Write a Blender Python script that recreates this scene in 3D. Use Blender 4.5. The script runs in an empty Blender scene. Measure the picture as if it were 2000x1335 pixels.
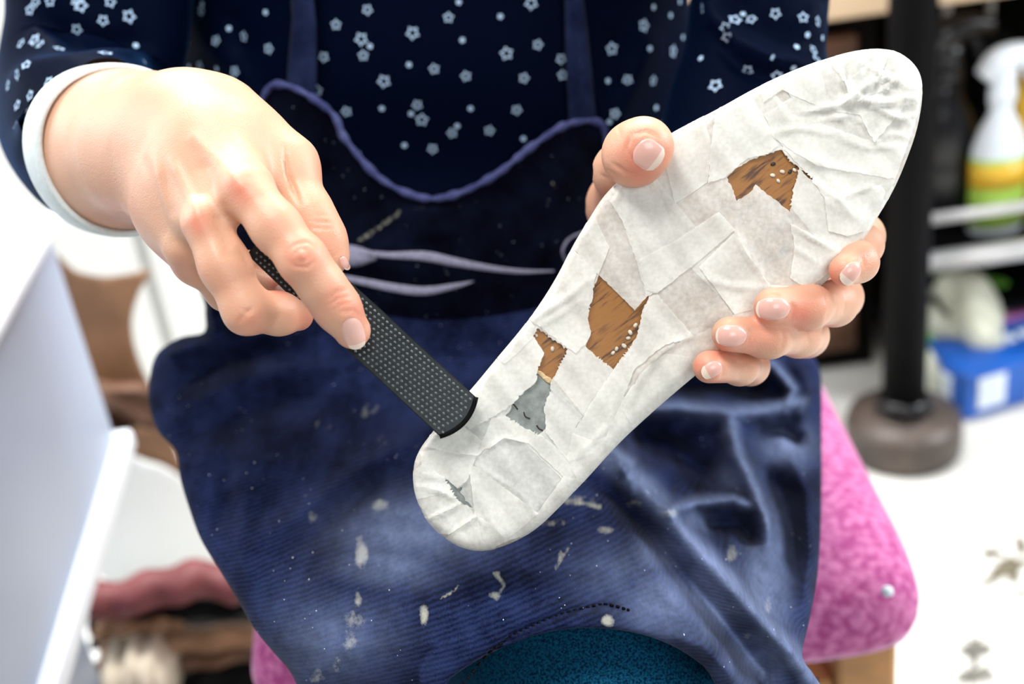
import bpy, bmesh, math, random
import numpy as np
from mathutils import Vector, Matrix
from mathutils.geometry import delaunay_2d_cdt
random.seed(7); rng = np.random.default_rng(7)

# ------------------------------------------------------------------ camera, world, lights, exposure
SC = bpy.context.scene
W_, H_ = 2000.0, 1335.0
LENS = 45.0; F = W_ * LENS / 36.0            # 2500 px
CAM = np.array([0.0, 0.0, 1.0])
PITCH = math.radians(28); ROLL = math.radians(8)
_f = np.array([0, math.cos(PITCH), -math.sin(PITCH)])
_u0 = np.array([0, math.sin(PITCH), math.cos(PITCH)]); _r0 = np.array([1.0, 0, 0])
RT = _r0 * math.cos(ROLL) - _u0 * math.sin(ROLL)
UP = _u0 * math.cos(ROLL) + _r0 * math.sin(ROLL)
cd = bpy.data.cameras.new('camera'); cam = bpy.data.objects.new('camera', cd)
SC.collection.objects.link(cam); SC.camera = cam
M3 = Matrix([[RT[i], UP[i], -_f[i]] for i in range(3)])
cam.matrix_world = Matrix.Translation(Vector(CAM)) @ M3.to_4x4()
cd.lens = LENS; cd.sensor_width = 36.0; cd.clip_start = 0.02
cd.dof.use_dof = True; cd.dof.focus_distance = 0.495; cd.dof.aperture_fstop = 6.0; cd.dof.aperture_blades = 0
SC.view_settings.view_transform = 'Standard'; SC.view_settings.look = 'None'
SC.view_settings.gamma = 1.0; SC.view_settings.use_curve_mapping = False
SC.view_settings.exposure = 0.30
wd = bpy.data.worlds.new('world'); SC.world = wd; wd.use_nodes = True
wd.node_tree.nodes['Background'].inputs[0].default_value = (0.90, 0.95, 1.0, 1)
wd.node_tree.nodes['Background'].inputs[1].default_value = 0.07

def area(name, loc, target, sx, sy, power, col=(1, 1, 1)):
    l = bpy.data.lights.new(name, 'AREA'); l.shape = 'RECTANGLE'; l.size = sx; l.size_y = sy
    l.energy = power; l.color = col
    o = bpy.data.objects.new(name, l); SC.collection.objects.link(o)
    o.location = loc
    o.rotation_euler = (Vector(target) - Vector(loc)).to_track_quat('-Z', 'Y').to_euler()
    return o
area('ceiling_tube_light', (0.0, 1.75, 2.3), (0, 0.6, 0.6), 1.8, 0.6, 85, (1, 0.98, 0.95))
area('window_light', (-1.65, 0.95, 1.45), (0, 0.6, 0.75), .9, 1.1, 14, (0.86, 0.93, 1.0))
area('side_window_light', (1.9, 0.70, 1.4), (0, 0.6, 0.75), 1.0, 1.1, 38, (0.9, 0.95, 1.0))
area('front_fill_light', (0.5, -1.3, 1.7), (0, 0.5, 0.8), 1.1, 0.9, 16, (0.97, 0.99, 1.0))  # unseen fill added on the camera side to brighten the sole
area('front_ceiling_light', (-0.25, 0.22, 2.25), (0, 0.5, 0.75), 0.7, 0.5, 20, (1, 0.98, 0.96))

# ------------------------------------------------------------------ space helpers
def toW(c):
    """camera-frame (x right, y down, depth) -> world"""
    c = np.asarray(c, float)
    return CAM + c[..., 0:1] * RT - c[..., 1:2] * UP + c[..., 2:3] * _f
def C(px, py, d):
    px, py, d = np.broadcast_arrays(np.asarray(px, float), np.asarray(py, float), np.asarray(d, float))
    return np.stack([(px - W_ / 2) / F * d, (py - H_ / 2) / F * d, d], -1)
def PX(c):
    c = np.asarray(c, float)
    return c[..., 0] / c[..., 2] * F + W_ / 2, c[..., 1] / c[..., 2] * F + H_ / 2
def P(px, py, d): return toW(C(px, py, d))
def ray(px, py): return _f + (px - W_ / 2) / F * RT - (py - H_ / 2) / F * UP
def on_z(px, py, z):
    r = ray(px, py); return CAM + r * ((z - CAM[2]) / r[2])
def on_y(px, py, y):
    r = ray(px, py); return CAM + r * ((y - CAM[1]) / r[1])

# ------------------------------------------------------------------ materials
def mat(name):
    m = bpy.data.materials.new(name); m.use_nodes = True
    return m, m.node_tree.nodes, m.node_tree.links, m.node_tree.nodes['Principled BSDF']
def N(ns, t, **kw):
    n = ns.new(t)
    for k, v in kw.items():
        if k.startswith('_'): n.inputs[k[1:].replace('_', ' ')].default_value = v
        else: setattr(n, k, v)
    return n
def simple(name, col, rough=.6, noise=0.0, scale=20.0, bump=0.0, metal=0.0, col2=None, sheen=0.0, coord='Object', spec=.5, tint=None):
    m, ns, ln, b = mat(name)
    b.inputs['Roughness'].default_value = rough; b.inputs['Metallic'].default_value = metal
    b.inputs['Specular IOR Level'].default_value = spec
    if sheen: b.inputs['Sheen Weight'].default_value = sheen
    if tint: b.inputs['Sheen Tint'].default_value = (*tint, 1); b.inputs['Sheen Roughness'].default_value = .25
    tc = N(ns, 'ShaderNodeTexCoord'); nz = N(ns, 'ShaderNodeTexNoise'); nz.inputs['Scale'].default_value = scale
    nz.inputs['Detail'].default_value = 5
    ln.new(tc.outputs[coord], nz.inputs['Vector'])
    cr = N(ns, 'ShaderNodeValToRGB')
    c2 = col2 or tuple(c * (1 - noise) for c in col)
    cr.color_ramp.elements[0].position = .38; cr.color_ramp.elements[0].color = (*c2, 1)
    cr.color_ramp.elements[1].position = .62; cr.color_ramp.elements[1].color = (*col, 1)
    ln.new(nz.outputs['Fac'], cr.inputs['Fac']); ln.new(cr.outputs['Color'], b.inputs['Base Color'])
    if bump:
        bp = N(ns, 'ShaderNodeBump'); bp.inputs['Strength'].default_value = bump; bp.inputs['Distance'].default_value = .001
        ln.new(nz.outputs['Fac'], bp.inputs['Height']); ln.new(bp.outputs['Normal'], b.inputs['Normal'])
    return m

def mat_wood(name, c1, c2, rough=.5):
    m, ns, ln, b = mat(name); b.inputs['Roughness'].default_value = rough
    tc = N(ns, 'ShaderNodeTexCoord'); mp = N(ns, 'ShaderNodeMapping')
    ln.new(tc.outputs['UV'], mp.inputs['Vector'])
    vr = N(ns, 'ShaderNodeVectorRotate'); vr.inputs['Angle'].default_value = math.radians(38); ln.new(tc.outputs['UV'], vr.inputs['Vector']); ln.new(vr.outputs[0], mp.inputs['Vector'])
    mp.inputs['Scale'].default_value = (110, 800, 1)
    nz = N(ns, 'ShaderNodeTexNoise'); nz.inputs['Scale'].default_value = 1; nz.inputs['Detail'].default_value = 6
    ln.new(mp.outputs[0], nz.inputs['Vector'])
    mp2 = N(ns, 'ShaderNodeMapping'); mp2.inputs['Scale'].default_value = (40, 230, 1)
    ln.new(vr.outputs[0], mp2.inputs['Vector'])
    n2 = N(ns, 'ShaderNodeTexNoise'); n2.inputs['Scale'].default_value = 1; n2.inputs['Detail'].default_value = 3
    ln.new(mp2.outputs[0], n2.inputs['Vector'])
    ad = N(ns, 'ShaderNodeMath', operation='ADD'); ln.new(nz.outputs['Fac'], ad.inputs[0]); ln.new(n2.outputs['Fac'], ad.inputs[1])
    cr = N(ns, 'ShaderNodeValToRGB'); e = cr.color_ramp.elements
    e[0].position = .80; e[0].color = (*c2, 1); e[1].position = 1.12; e[1].color = (*c1, 1)
    x = e.new(.92); x.color = (*[(a * .75 + d * .25) for a, d in zip(c1, c2)], 1)
    ln.new(ad.outputs[0], cr.inputs['Fac']); ln.new(cr.outputs['Color'], b.inputs['Base Color'])
    bp = N(ns, 'ShaderNodeBump'); bp.inputs['Strength'].default_value = .4; bp.inputs['Distance'].default_value = .0004
    ln.new(nz.outputs['Fac'], bp.inputs['Height']); ln.new(bp.outputs['Normal'], b.inputs['Normal'])
    return m

def mat_tape():
    m, ns, ln, b = mat('masking_tape')
    b.inputs['Roughness'].default_value = .5; b.inputs['Specular IOR Level'].default_value = .35
    tc = N(ns, 'ShaderNodeTexCoord'); oi = N(ns, 'ShaderNodeObjectInfo')
    nz = N(ns, 'ShaderNodeTexNoise', _Scale=520.0, _Detail=6.0); ln.new(tc.outputs['UV'], nz.inputs['Vector'])
    n2 = N(ns, 'ShaderNodeTexNoise', _Scale=60.0, _Detail=3.0); ln.new(tc.outputs['UV'], n2.inputs['Vector'])
    cr = N(ns, 'ShaderNodeValToRGB'); cr.color_ramp.elements[0].position = .3; cr.color_ramp.elements[0].color = (.89, .885, .82, 1)
    cr.color_ramp.elements[1].position = .6; cr.color_ramp.elements[1].color = (.93, .93, .87, 1)
    ln.new(nz.outputs['Fac'], cr.inputs['Fac']); ln.new(cr.outputs['Color'], b.inputs['Base Color'])
    # the paper is thin: part of the light goes through and shows what is taped over
    mr = N(ns, 'ShaderNodeMapRange', clamp=True)
    mr.inputs['From Min'].default_value = .35; mr.inputs['From Max'].default_value = .68
    mr.inputs['To Min'].default_value = .48; mr.inputs['To Max'].default_value = .70
    ad = N(ns, 'ShaderNodeMath', operation='ADD'); mu = N(ns, 'ShaderNodeMath', operation='MULTIPLY'); mu.inputs[1].default_value = .5
    ln.new(nz.outputs['Fac'], ad.inputs[0]); ln.new(n2.outputs['Fac'], ad.inputs[1]); ln.new(ad.outputs[0], mu.inputs[0])
    ln.new(mu.outputs[0], mr.inputs['Value']); ln.new(mr.outputs[0], b.inputs['Alpha'])
    bp = N(ns, 'ShaderNodeBump'); bp.inputs['Strength'].default_value = .25; bp.inputs['Distance'].default_value = .0003
    ln.new(nz.outputs['Fac'], bp.inputs['Height']); ln.new(bp.outputs['Normal'], b.inputs['Normal'])
    return m

def mat_skin():
    m, ns, ln, b = mat('skin')
    b.inputs['Roughness'].default_value = .42; b.inputs['Specular IOR Level'].default_value = .4
    b.inputs['Subsurface Weight'].default_value = .12; b.inputs['Subsurface Radius'].default_value = (1, .35, .2)
    b.inputs['Subsurface Scale'].default_value = .004
    at = N(ns, 'ShaderNodeAttribute', attribute_name='red')
    tc = N(ns, 'ShaderNodeTexCoord')
    nz = N(ns, 'ShaderNodeTexNoise', _Scale=70.0, _Detail=4.0); ln.new(tc.outputs['Object'], nz.inputs['Vector'])
    ad = N(ns, 'ShaderNodeMath', operation='MULTIPLY_ADD'); ad.inputs[1].default_value = .35; ad.inputs[2].default_value = -.17
    ln.new(nz.outputs['Fac'], ad.inputs[0])
    a2 = N(ns, 'ShaderNodeMath', operation='ADD', use_clamp=True); ln.new(at.outputs['Fac'], a2.inputs[0]); ln.new(ad.outputs[0], a2.inputs[1])
    cr = N(ns, 'ShaderNodeValToRGB'); e = cr.color_ramp.elements
    e[0].position = 0; e[0].color = (.69, .395, .262, 1); e[1].position = 1; e[1].color = (.74, .20, .13, 1)
    ln.new(a2.outputs[0], cr.inputs['Fac']); ln.new(cr.outputs['Color'], b.inputs['Base Color'])
    vo = N(ns, 'ShaderNodeTexVoronoi', _Scale=1500.0); ln.new(tc.outputs['Object'], vo.inputs['Vector'])
    n3 = N(ns, 'ShaderNodeTexNoise', _Scale=420.0, _Detail=4.0); ln.new(tc.outputs['Object'], n3.inputs['Vector'])
    mx = N(ns, 'ShaderNodeMath', operation='ADD'); ln.new(vo.outputs['Distance'], mx.inputs[0]); ln.new(n3.outputs['Fac'], mx.inputs[1])
    bp = N(ns, 'ShaderNodeBump'); bp.inputs['Strength'].default_value = .22; bp.inputs['Distance'].default_value = .0004
    ln.new(mx.outputs[0], bp.inputs['Height']); ln.new(bp.outputs['Normal'], b.inputs['Normal'])
    return m

def mat_apron(name, base, hi, twill=.0009, stain=True, bumpd=.0004):
    m, ns, ln, b = mat(name)
    b.inputs['Roughness'].default_value = .9; b.inputs['Specular IOR Level'].default_value = .04
    b.inputs['Sheen Weight'].default_value = .04; b.inputs['Sheen Roughness'].default_value = .4
    tc = N(ns, 'ShaderNodeTexCoord')
    mp = N(ns, 'ShaderNodeMapping'); mp.inputs['Rotation'].default_value = (0, 0, math.radians(-72))
    mp.inputs['Scale'].default_value = (1 / twill / 20 * 1.0,) * 3
    ln.new(tc.outputs['UV'], mp.inputs['Vector'])
    wv = N(ns, 'ShaderNodeTexWave', _Scale=20 / 20 * math.pi * 2 / 2 * 1.0, _Distortion=2.2, _Detail=3.0)
    wv.inputs['Detail Scale'].default_value = 2.0
    ln.new(mp.outputs[0], wv.inputs['Vector'])
    nz = N(ns, 'ShaderNodeTexNoise', _Scale=45.0, _Detail=6.0, _Roughness=.65); ln.new(tc.outputs['UV'], nz.inputs['Vector'])
    nf = N(ns, 'ShaderNodeTexNoise', _Scale=1400.0, _Detail=2.0); ln.new(tc.outputs['UV'], nf.inputs['Vector'])
    cr = N(ns, 'ShaderNodeValToRGB'); e = cr.color_ramp.elements
    e[0].position = .36; e[0].color = (*base, 1); e[1].position = .70; e[1].color = (*hi, 1)
    mu = N(ns, 'ShaderNodeMath', operation='MULTIPLY_ADD'); mu.inputs[1].default_value = .15; mu.inputs[2].default_value = -.075
    ln.new(wv.outputs['Fac'], mu.inputs[0])
    ad = N(ns, 'ShaderNodeMath', operation='ADD'); ln.new(nz.outputs['Fac'], ad.inputs[0]); ln.new(mu.outputs[0], ad.inputs[1])
    m3 = N(ns, 'ShaderNodeMath', operation='MULTIPLY_ADD'); m3.inputs[1].default_value = .3; m3.inputs[2].default_value = -.15
    ln.new(nf.outputs['Fac'], m3.inputs[0]); a3 = N(ns, 'ShaderNodeMath', operation='ADD')
    ln.new(ad.outputs[0], a3.inputs[0]); ln.new(m3.outputs[0], a3.inputs[1])
    ln.new(a3.outputs[0], cr.inputs['Fac'])
    out = cr.outputs['Color']
    if stain:
        at = N(ns, 'ShaderNodeAttribute', attribute_name='stain')
        n4 = N(ns, 'ShaderNodeTexNoise', _Scale=170.0, _Detail=7.0, _Roughness=.75); ln.new(tc.outputs['UV'], n4.inputs['Vector'])
        s = N(ns, 'ShaderNodeMath', operation='ADD'); ln.new(at.outputs['Fac'], s.inputs[0]); ln.new(n4.outputs['Fac'], s.inputs[1])
        r = N(ns, 'ShaderNodeMapRange', clamp=True); r.inputs['From Min'].default_value = .82; r.inputs['From Max'].default_value = 1.12
        r.inputs['To Max'].default_value = .85
        ln.new(s.outputs[0], r.inputs['Value'])
        mx = N(ns, 'ShaderNodeMix', data_type='RGBA'); ln.new(r.outputs[0], mx.inputs['Factor'])
        ln.new(cr.outputs['Color'], mx.inputs['A']); mx.inputs['B'].default_value = (.36, .36, .30, 1)
        # worn, chalky pale blue areas, plus lit fold ridges painted into the colour
        at2 = N(ns, 'ShaderNodeAttribute', attribute_name='worn_lit')
        s2 = N(ns, 'ShaderNodeMath', operation='MULTIPLY'); ln.new(at2.outputs['Fac'], s2.inputs[0]); ln.new(n4.outputs['Fac'], s2.inputs[1])
        s2b = N(ns, 'ShaderNodeMath', operation='MULTIPLY', use_clamp=True); s2b.inputs[1].default_value = 1.1; ln.new(s2.outputs[0], s2b.inputs[0])
        m2 = N(ns, 'ShaderNodeMix', data_type='RGBA'); ln.new(s2b.outputs[0], m2.inputs['Factor'])
        ln.new(mx.outputs['Result'], m2.inputs['A']); m2.inputs['B'].default_value = (.30, .38, .62, 1)
        # specks of lint and dust
        vo = N(ns, 'ShaderNodeTexVoronoi', _Scale=260.0); ln.new(tc.outputs['UV'], vo.inputs['Vector'])
        lt = N(ns, 'ShaderNodeMath', operation='LESS_THAN'); lt.inputs[1].default_value = .055; ln.new(vo.outputs['Distance'], lt.inputs[0])
        gt = N(ns, 'ShaderNodeMath', operation='GREATER_THAN'); gt.inputs[1].default_value = .5; ln.new(n4.outputs['Fac'], gt.inputs[0])
        an = N(ns, 'ShaderNodeMath', operation='MULTIPLY'); ln.new(lt.outputs[0], an.inputs[0]); ln.new(gt.outputs[0], an.inputs[1])
        m5 = N(ns, 'ShaderNodeMix', data_type='RGBA'); ln.new(an.outputs[0], m5.inputs['Factor'])
        ln.new(m2.outputs['Result'], m5.inputs['A']); m5.inputs['B'].default_value = (.6, .65, .75, 1)
        out = m5.outputs['Result']
    ln.new(out, b.inputs['Base Color'])
    bp = N(ns, 'ShaderNodeBump'); bp.inputs['Strength'].default_value = .5; bp.inputs['Distance'].default_value = bumpd
    ln.new(a3.outputs[0], bp.inputs['Height']); ln.new(bp.outputs['Normal'], b.inputs['Normal'])
    return m

MT = {}
MT['tape'] = mat_tape()
MT['skin'] = mat_skin()
MT['nail'] = simple('nail', (.80, .46, .39), .2, .05, 200); MT['nail_tip'] = simple('nail_tip', (.86, .70, .58), .25, .03, 200)
MT['last_wood'] = mat_wood('last_wood', (.31, .125, .018), (.075, .024, .004))
MT['heel'] = simple('heel_fibre', (.27, .30, .28), .55, .35, 260, .2, coord='UV')
MT['glue'] = simple('dried_glue', (.75, .55, .30), .5, .3, 900, .2)
MT['pin'] = simple('nail_hole_filler', (.75, .68, .55), .5, .2, 900)
MT['pindark'] = simple('dark_nail_hole', (.03, .02, .015), .6)
MT['steel'] = simple('blackened_steel', (.014, .018, .020), .32, .3, 300, .05, metal=.7)
MT['tooth'] = simple('glint_steel', (.33, .37, .38), .3, .3, 900, .05, metal=.35)  # paler than the blade: the teeth's highlights are put into the colour
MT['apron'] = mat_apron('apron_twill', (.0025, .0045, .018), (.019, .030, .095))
MT['bib'] = mat_apron('apron_bib_shaded', (.0009, .0013, .005), (.004, .006, .019), stain=True)  # apron cloth again, darkened: its shade is put into the colour
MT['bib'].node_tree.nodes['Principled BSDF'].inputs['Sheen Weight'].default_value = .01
MT['strap'] = mat_apron('strap_cloth', (.005, .009, .032), (.018, .028, .08), stain=False)
MT['hem'] = mat_apron('hem_cloth', (.035, .042, .13), (.11, .125, .28), stain=False)
MT['tie'] = simple('waist_tie_cotton', (.30, .30, .42), .8, .4, 700, .3)
MT['shirt'] = simple('navy_jersey', (.0006, .0030, .014), .6, .3, 900, .1, spec=.02, sheen=.11, tint=(.10, .35, 1.0))
MT['star'] = simple('star_print', (.42, .60, .82), .6, .1, 500)
MT['cuff'] = simple('white_rib_cuff', (.72, .78, .78), .8, .08, 500, .2)
MT['jeans'] = simple('teal_denim', (.008, .11, .21), .85, 0, 1100, .35, col2=(.001, .014, .05), coord='Object', spec=.05)
MT['pink'] = simple('magenta_felt', (.62, .19, .40), .95, .0, 170, .9, col2=(.36, .05, .20), sheen=.8, tint=(1.0, .62, .85))
MT['oak'] = simple('chair_wood', (.55, .27, .09), .5, .3, 30, .1)
MT['floor'] = simple('speckled_floor', (.70, .69, .65), .6, .0, 9, .0, col2=(.60, .59, .55))
MT['white_wall'] = simple('white_wall', (.85, .87, .88), .6, .03, 5)
MT['white_lacquer'] = simple('white_lacquer', (.82, .83, .80), .45, .04, 4)
MT['pale_plastic'] = simple('pale_plastic', (.40, .48, .62), .35, .08, 5)
MT['white_plastic'] = simple('white_plastic', (.76, .82, .88), .3, .03, 8)
MT['brown'] = simple('brown_leather', (.26, .13, .062), .6, .3, 14, .3)
MT['brown_dark'] = simple('dark_brown_leather', (.16, .07, .035), .6, .5, 14, .3)
MT['rose'] = simple('rose_leather', (.20, .045, .05), .6, .3, 14, .2)
MT['cream'] = simple('cream_felt', (.68, .60, .48), .8, .2, 20)
MT['black'] = simple('black_metal', (.003, .003, .0035), .6, .2, 40, spec=.08)
MT['blackgloss'] = simple('black_glossy', (.008, .008, .010), .25, .2, 40)
MT['dark_base'] = simple('worn_dark_iron', (.11, .085, .072), .42, .55, 14, .5, metal=.2)
MT['dark_panel'] = simple('dark_brown_panel', (.006, .005, .004), .9, .5, 6, spec=.1)  # one near-black brown for bench back, legs and cabinet
MT['bench'] = simple('pale_bench_wood', (.72, .52, .33), .55, .15, 8)
MT['chrome'] = simple('chrome_rail', (.62, .62, .62), .3, .1, 20, metal=.3)
MT['lime'] = simple('lime_label', (.38, .62, .08), .5, .2, 12)
MT['yellow'] = simple('yellow_plastic', (.80, .48, .03), .4, .1, 12)
MT['green'] = simple('green_bag', (.16, .42, .05), .5, .4, 12)
MT['creamfilm'] = simple('cream_film', (.74, .74, .58), .4, .25, 25, .3)
MT['blue'] = simple('blue_card', (.01, .12, .55), .4, .25, 12)
MT['whiteprint'] = simple('white_print', (.75, .83, .92), .5, .1, 20)
MT['pinkprint'] = simple('pink_print', (.62, .20, .50), .5, .1, 20)
MT['orange'] = simple('orange_print', (.70, .30, .05), .5, .1, 20)

# ------------------------------------------------------------------ object helpers
def link(name, me, m=None, parent=None, smooth=True, ms=None):
    o = bpy.data.objects.new(name, me); SC.collection.objects.link(o)
    if ms:
        for x in ms: me.materials.append(x)
    elif m: me.materials.append(m)
    if smooth and len(me.polygons):
        me.polygons.foreach_set('use_smooth', np.ones(len(me.polygons), bool))
    if parent: o.parent = parent
    return o
def mesh_np(name, V, Fc):
    me = bpy.data.meshes.new(name)
    me.from_pydata([tuple(v) for v in np.asarray(V).tolist()], [], [tuple(f) for f in (Fc.tolist() if hasattr(Fc, 'tolist') else Fc)])
    me.update(); return me
def set_uv(me, uv):
    l = me.uv_layers.new(name='UVMap'); vi = np.zeros(len(me.loops), np.int32)
    me.loops.foreach_get('vertex_index', vi)
    l.data.foreach_set('uv', np.asarray(uv, np.float32)[vi].ravel())
def set_attr(me, name, a):
    x = me.attributes.new(name, 'FLOAT', 'POINT'); x.data.foreach_set('value', np.asarray(a, np.float32))
def root(name, label, cat, group=None, loc=None):
    o = bpy.data.objects.new(name, None); SC.collection.objects.link(o)
    o['label'] = label; o['category'] = cat; o.empty_display_size = .05
    if group: o['group'] = group
    return o
def tag(o, label, cat, group=None):
    o['label'] = label; o['category'] = cat
    if group: o['group'] = group
    return o

def seg_dist(px, py, poly, closed=False, want_t=False):
    """distance (px) from points to a polyline"""
    p = np.asarray(poly, float)[:, :2]; q = np.roll(p, -1, 0) if closed else p[1:]
    p = p if closed else p[:-1]
    best = np.full(np.shape(px), 1e9); bt = np.zeros(np.shape(px))
    L = np.hypot(*(q - p).T); cum = np.concatenate([[0], np.cumsum(L)])
    for i in range(len(p)):
        dx, dy = q[i] - p[i]; l2 = dx * dx + dy * dy + 1e-9
        t = np.clip(((px - p[i, 0]) * dx + (py - p[i, 1]) * dy) / l2, 0, 1)
        d = np.hypot(px - p[i, 0] - t * dx, py - p[i, 1] - t * dy)
        m = d < best; best = np.where(m, d, best); bt = np.where(m, (cum[i] + t * L[i]) / cum[-1], bt)
    return (best, bt) if want_t else best
def inside(px, py, poly):
    p = np.asarray(poly, float); c = np.zeros(np.shape(px), bool); j = len(p) - 1
    for i in range(len(p)):
        xi, yi = p[i]; xj, yj = p[j]
        if yi != yj:
            c ^= ((yi > py) != (yj > py)) & (px < (xj - xi) * (py - yi) / (yj - yi) + xi)
        j = i
    return c
def sdist(px, py, poly):
    d = seg_dist(px, py, poly, True); return np.where(inside(px, py, poly), d, -d)
def catmull(pts, n=6, closed=False):
    p = np.asarray(pts, float); out = []; k = len(p)
    for i in range(k if closed else k - 1):
        p0, p1, p2, p3 = (p[(i - 1) % k], p[i], p[(i + 1) % k], p[(i + 2) % k]) if closed else (p[max(i - 1, 0)], p[i], p[i + 1], p[min(i + 2, k - 1)])
        for t in np.arange(n) / n:
            out.append(.5 * ((2 * p1) + (-p0 + p2) * t + (2 * p0 - 5 * p1 + 4 * p2 - p3) * t * t + (-p0 + 3 * p1 - 3 * p2 + p3) * t ** 3))
    if not closed: out.append(p[-1])
    return np.array(out)
def resample(poly, step, closed=True, jit=0.0, seed=0):
    p = np.asarray(poly, float); q = np.roll(p, -1, 0) if closed else p[1:]
    r = np.random.default_rng(seed); out = []
    for a, b in zip(p if closed else p[:-1], q):
        L = np.hypot(*(b - a)); n = max(1, int(round(L / step)))
        nrm = np.array([-(b - a)[1], (b - a)[0]]) / (L + 1e-9)
        for i in range(n):
            w = a + (b - a) * i / n
            if jit and i: w = w + nrm * r.normal(0, jit)
            out.append(w)
    if not closed: out.append(p[-1])
    return np.array(out)
def cdt(poly, step, holes=(), pad=.45):
    """triangulate a pixel polygon on a shared hex lattice; returns pts, tris, boundary index list"""
    poly = np.asarray(poly, float); x0, y0 = poly.min(0); x1, y1 = poly.max(0)
    ys = np.arange(math.floor(y0 / (step * .866)), math.ceil(y1 / (step * .866)) + 1)
    g = []
    for j in ys:
        xs = np.arange(math.floor(x0 / step), math.ceil(x1 / step) + 1) * step + (step / 2 if j % 2 else 0)
        g.append(np.stack([xs, np.full(len(xs), j * step * .866)], -1))
    g = np.concatenate(g)
    k = inside(g[:, 0], g[:, 1], poly)
    g = g[k]; g = g[seg_dist(g[:, 0], g[:, 1], poly, True) > step * pad]
    nb = len(poly); pts = [poly]; edges = [(i, (i + 1) % nb) for i in range(nb)]; off = nb
    for h in holes:
        h = np.asarray(h, float); pts.append(h); edges += [(off + i, off + (i + 1) % len(h)) for i in range(len(h))]; off += len(h)
        dd = seg_dist(g[:, 0], g[:, 1], h, True); g = g[(dd > step * pad) & ~inside(g[:, 0], g[:, 1], h)]
    pts.append(g); A = np.concatenate(pts)
    v, e, f, ov, oe, of = delaunay_2d_cdt([Vector((a, b)) for a, b in A], edges, [], 0, 1e-4)
    v = np.array([[a.x, a.y] for a in v]); f = np.array([list(t) for t in f if len(t) == 3])
    c = v[f].mean(1); k = inside(c[:, 0], c[:, 1], poly)
    for h in holes: k &= ~inside(c[:, 0], c[:, 1], np.asarray(h))
    return v, f[k]
def boundary_edges(f):
    e = {}
    for t in f:
        for a, b in ((t[0], t[1]), (t[1], t[2]), (t[2], t[0])):
            e[(a, b)] = 1
    return [(a, b) for (a, b) in e if (b, a) not in e]
def relief(name, poly, depthf, step, m, parent, back=None, attrs=None, ms=None):
    """a sheet with true depth: depthf(px,py)->m ; back: list of (depth added, px inset) rings that close it behind"""
    v, f = cdt(poly, step)
    d = depthf(v[:, 0], v[:, 1]); V = C(v[:, 0], v[:, 1], d)
    uv = V[:, :2].copy(); fc = [tuple(t) for t in f]; PXY = v
    if back:
        be = boundary_edges(f); idx = sorted({a for e in be for a in e}); mp = {a: a for a in idx}
        cx = v.mean(0); base = d[idx]; bx = v[idx]
        eps = 3.0
        # inward direction from the signed distance
        gx = sdist(bx[:, 0] + eps, bx[:, 1], poly) - sdist(bx[:, 0] - eps, bx[:, 1], poly)
        gy = sdist(bx[:, 0], bx[:, 1] + eps, poly) - sdist(bx[:, 0], bx[:, 1] - eps, poly)
        nn = np.stack([gx, gy], -1); nn /= np.linalg.norm(nn, axis=1, keepdims=True) + 1e-9
        for dd, ins in back:
            nv = C(bx[:, 0] + nn[:, 0] * ins, bx[:, 1] + nn[:, 1] * ins, base + dd)
            st = len(V); V = np.concatenate([V, nv]); uv = np.concatenate([uv, nv[:, :2] + dd])
            PXY = np.concatenate([PXY, bx]); new = {a: st + i for i, a in enumerate(idx)}
            for a, b in be: fc.append((mp[b], mp[a], new[a], new[b]))
            mp = new
    me = mesh_np(name, toW(V), fc); set_uv(me, uv)
    if attrs:
        for k, fn in attrs.items(): set_attr(me, k, fn(PXY[:, 0], PXY[:, 1]))
    return link(name, me, m, parent, ms=ms)

def tube(name, pts, rad, m, parent, n=16, cap=True, flat=1.0, disp=None, sub=1, world=False, flatdir=None):
    """pts in camera frame (or world); rad per point"""
    p = np.asarray(pts, float); r = np.asarray(rad, float) * np.ones(len(p))
    if sub > 1:
        q = catmull(np.concatenate([p, r[:, None]], 1), sub); p, r = q[:, :3], q[:, 3]
    T = np.gradient(p, axis=0); T /= np.linalg.norm(T, axis=1, keepdims=True)
    ref = np.array(flatdir if flatdir is not None else ([0, 0, 1] if abs(T[0][2]) < .9 else [1, 0, 0]), float)
    V = []
    for i in range(len(p)):
        b = np.cross(T[i], ref); b /= np.linalg.norm(b); a = np.cross(b, T[i]); ref = a if flatdir is None else ref
        th = np.arange(n) * 2 * math.pi / n
        V.append(p[i] + r[i] * (np.outer(np.cos(th), b) + flat * np.outer(np.sin(th), a)))
    V = np.array(V)
    if disp is not None:
        cen = p[:, None, :]; nr = V - cen; nr /= np.linalg.norm(nr, axis=2, keepdims=True)
        V = V + nr * disp(V)[..., None]
    k = len(p); V = V.reshape(-1, 3); fc = []
    for i in range(k - 1):
        for j in range(n):
            j2 = (j + 1) % n
            fc.append((i * n + j, i * n + j2, (i + 1) * n + j2, (i + 1) * n + j))
    if cap: fc.append(tuple(range(n))[::-1]); fc.append(tuple((k - 1) * n + j for j in range(n)))
    me = mesh_np(name, V if world else toW(V), fc)
    set_uv(me, V[:, :2] + V[:, 2:3] * .5)
    return link(name, me, m, parent)

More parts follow.
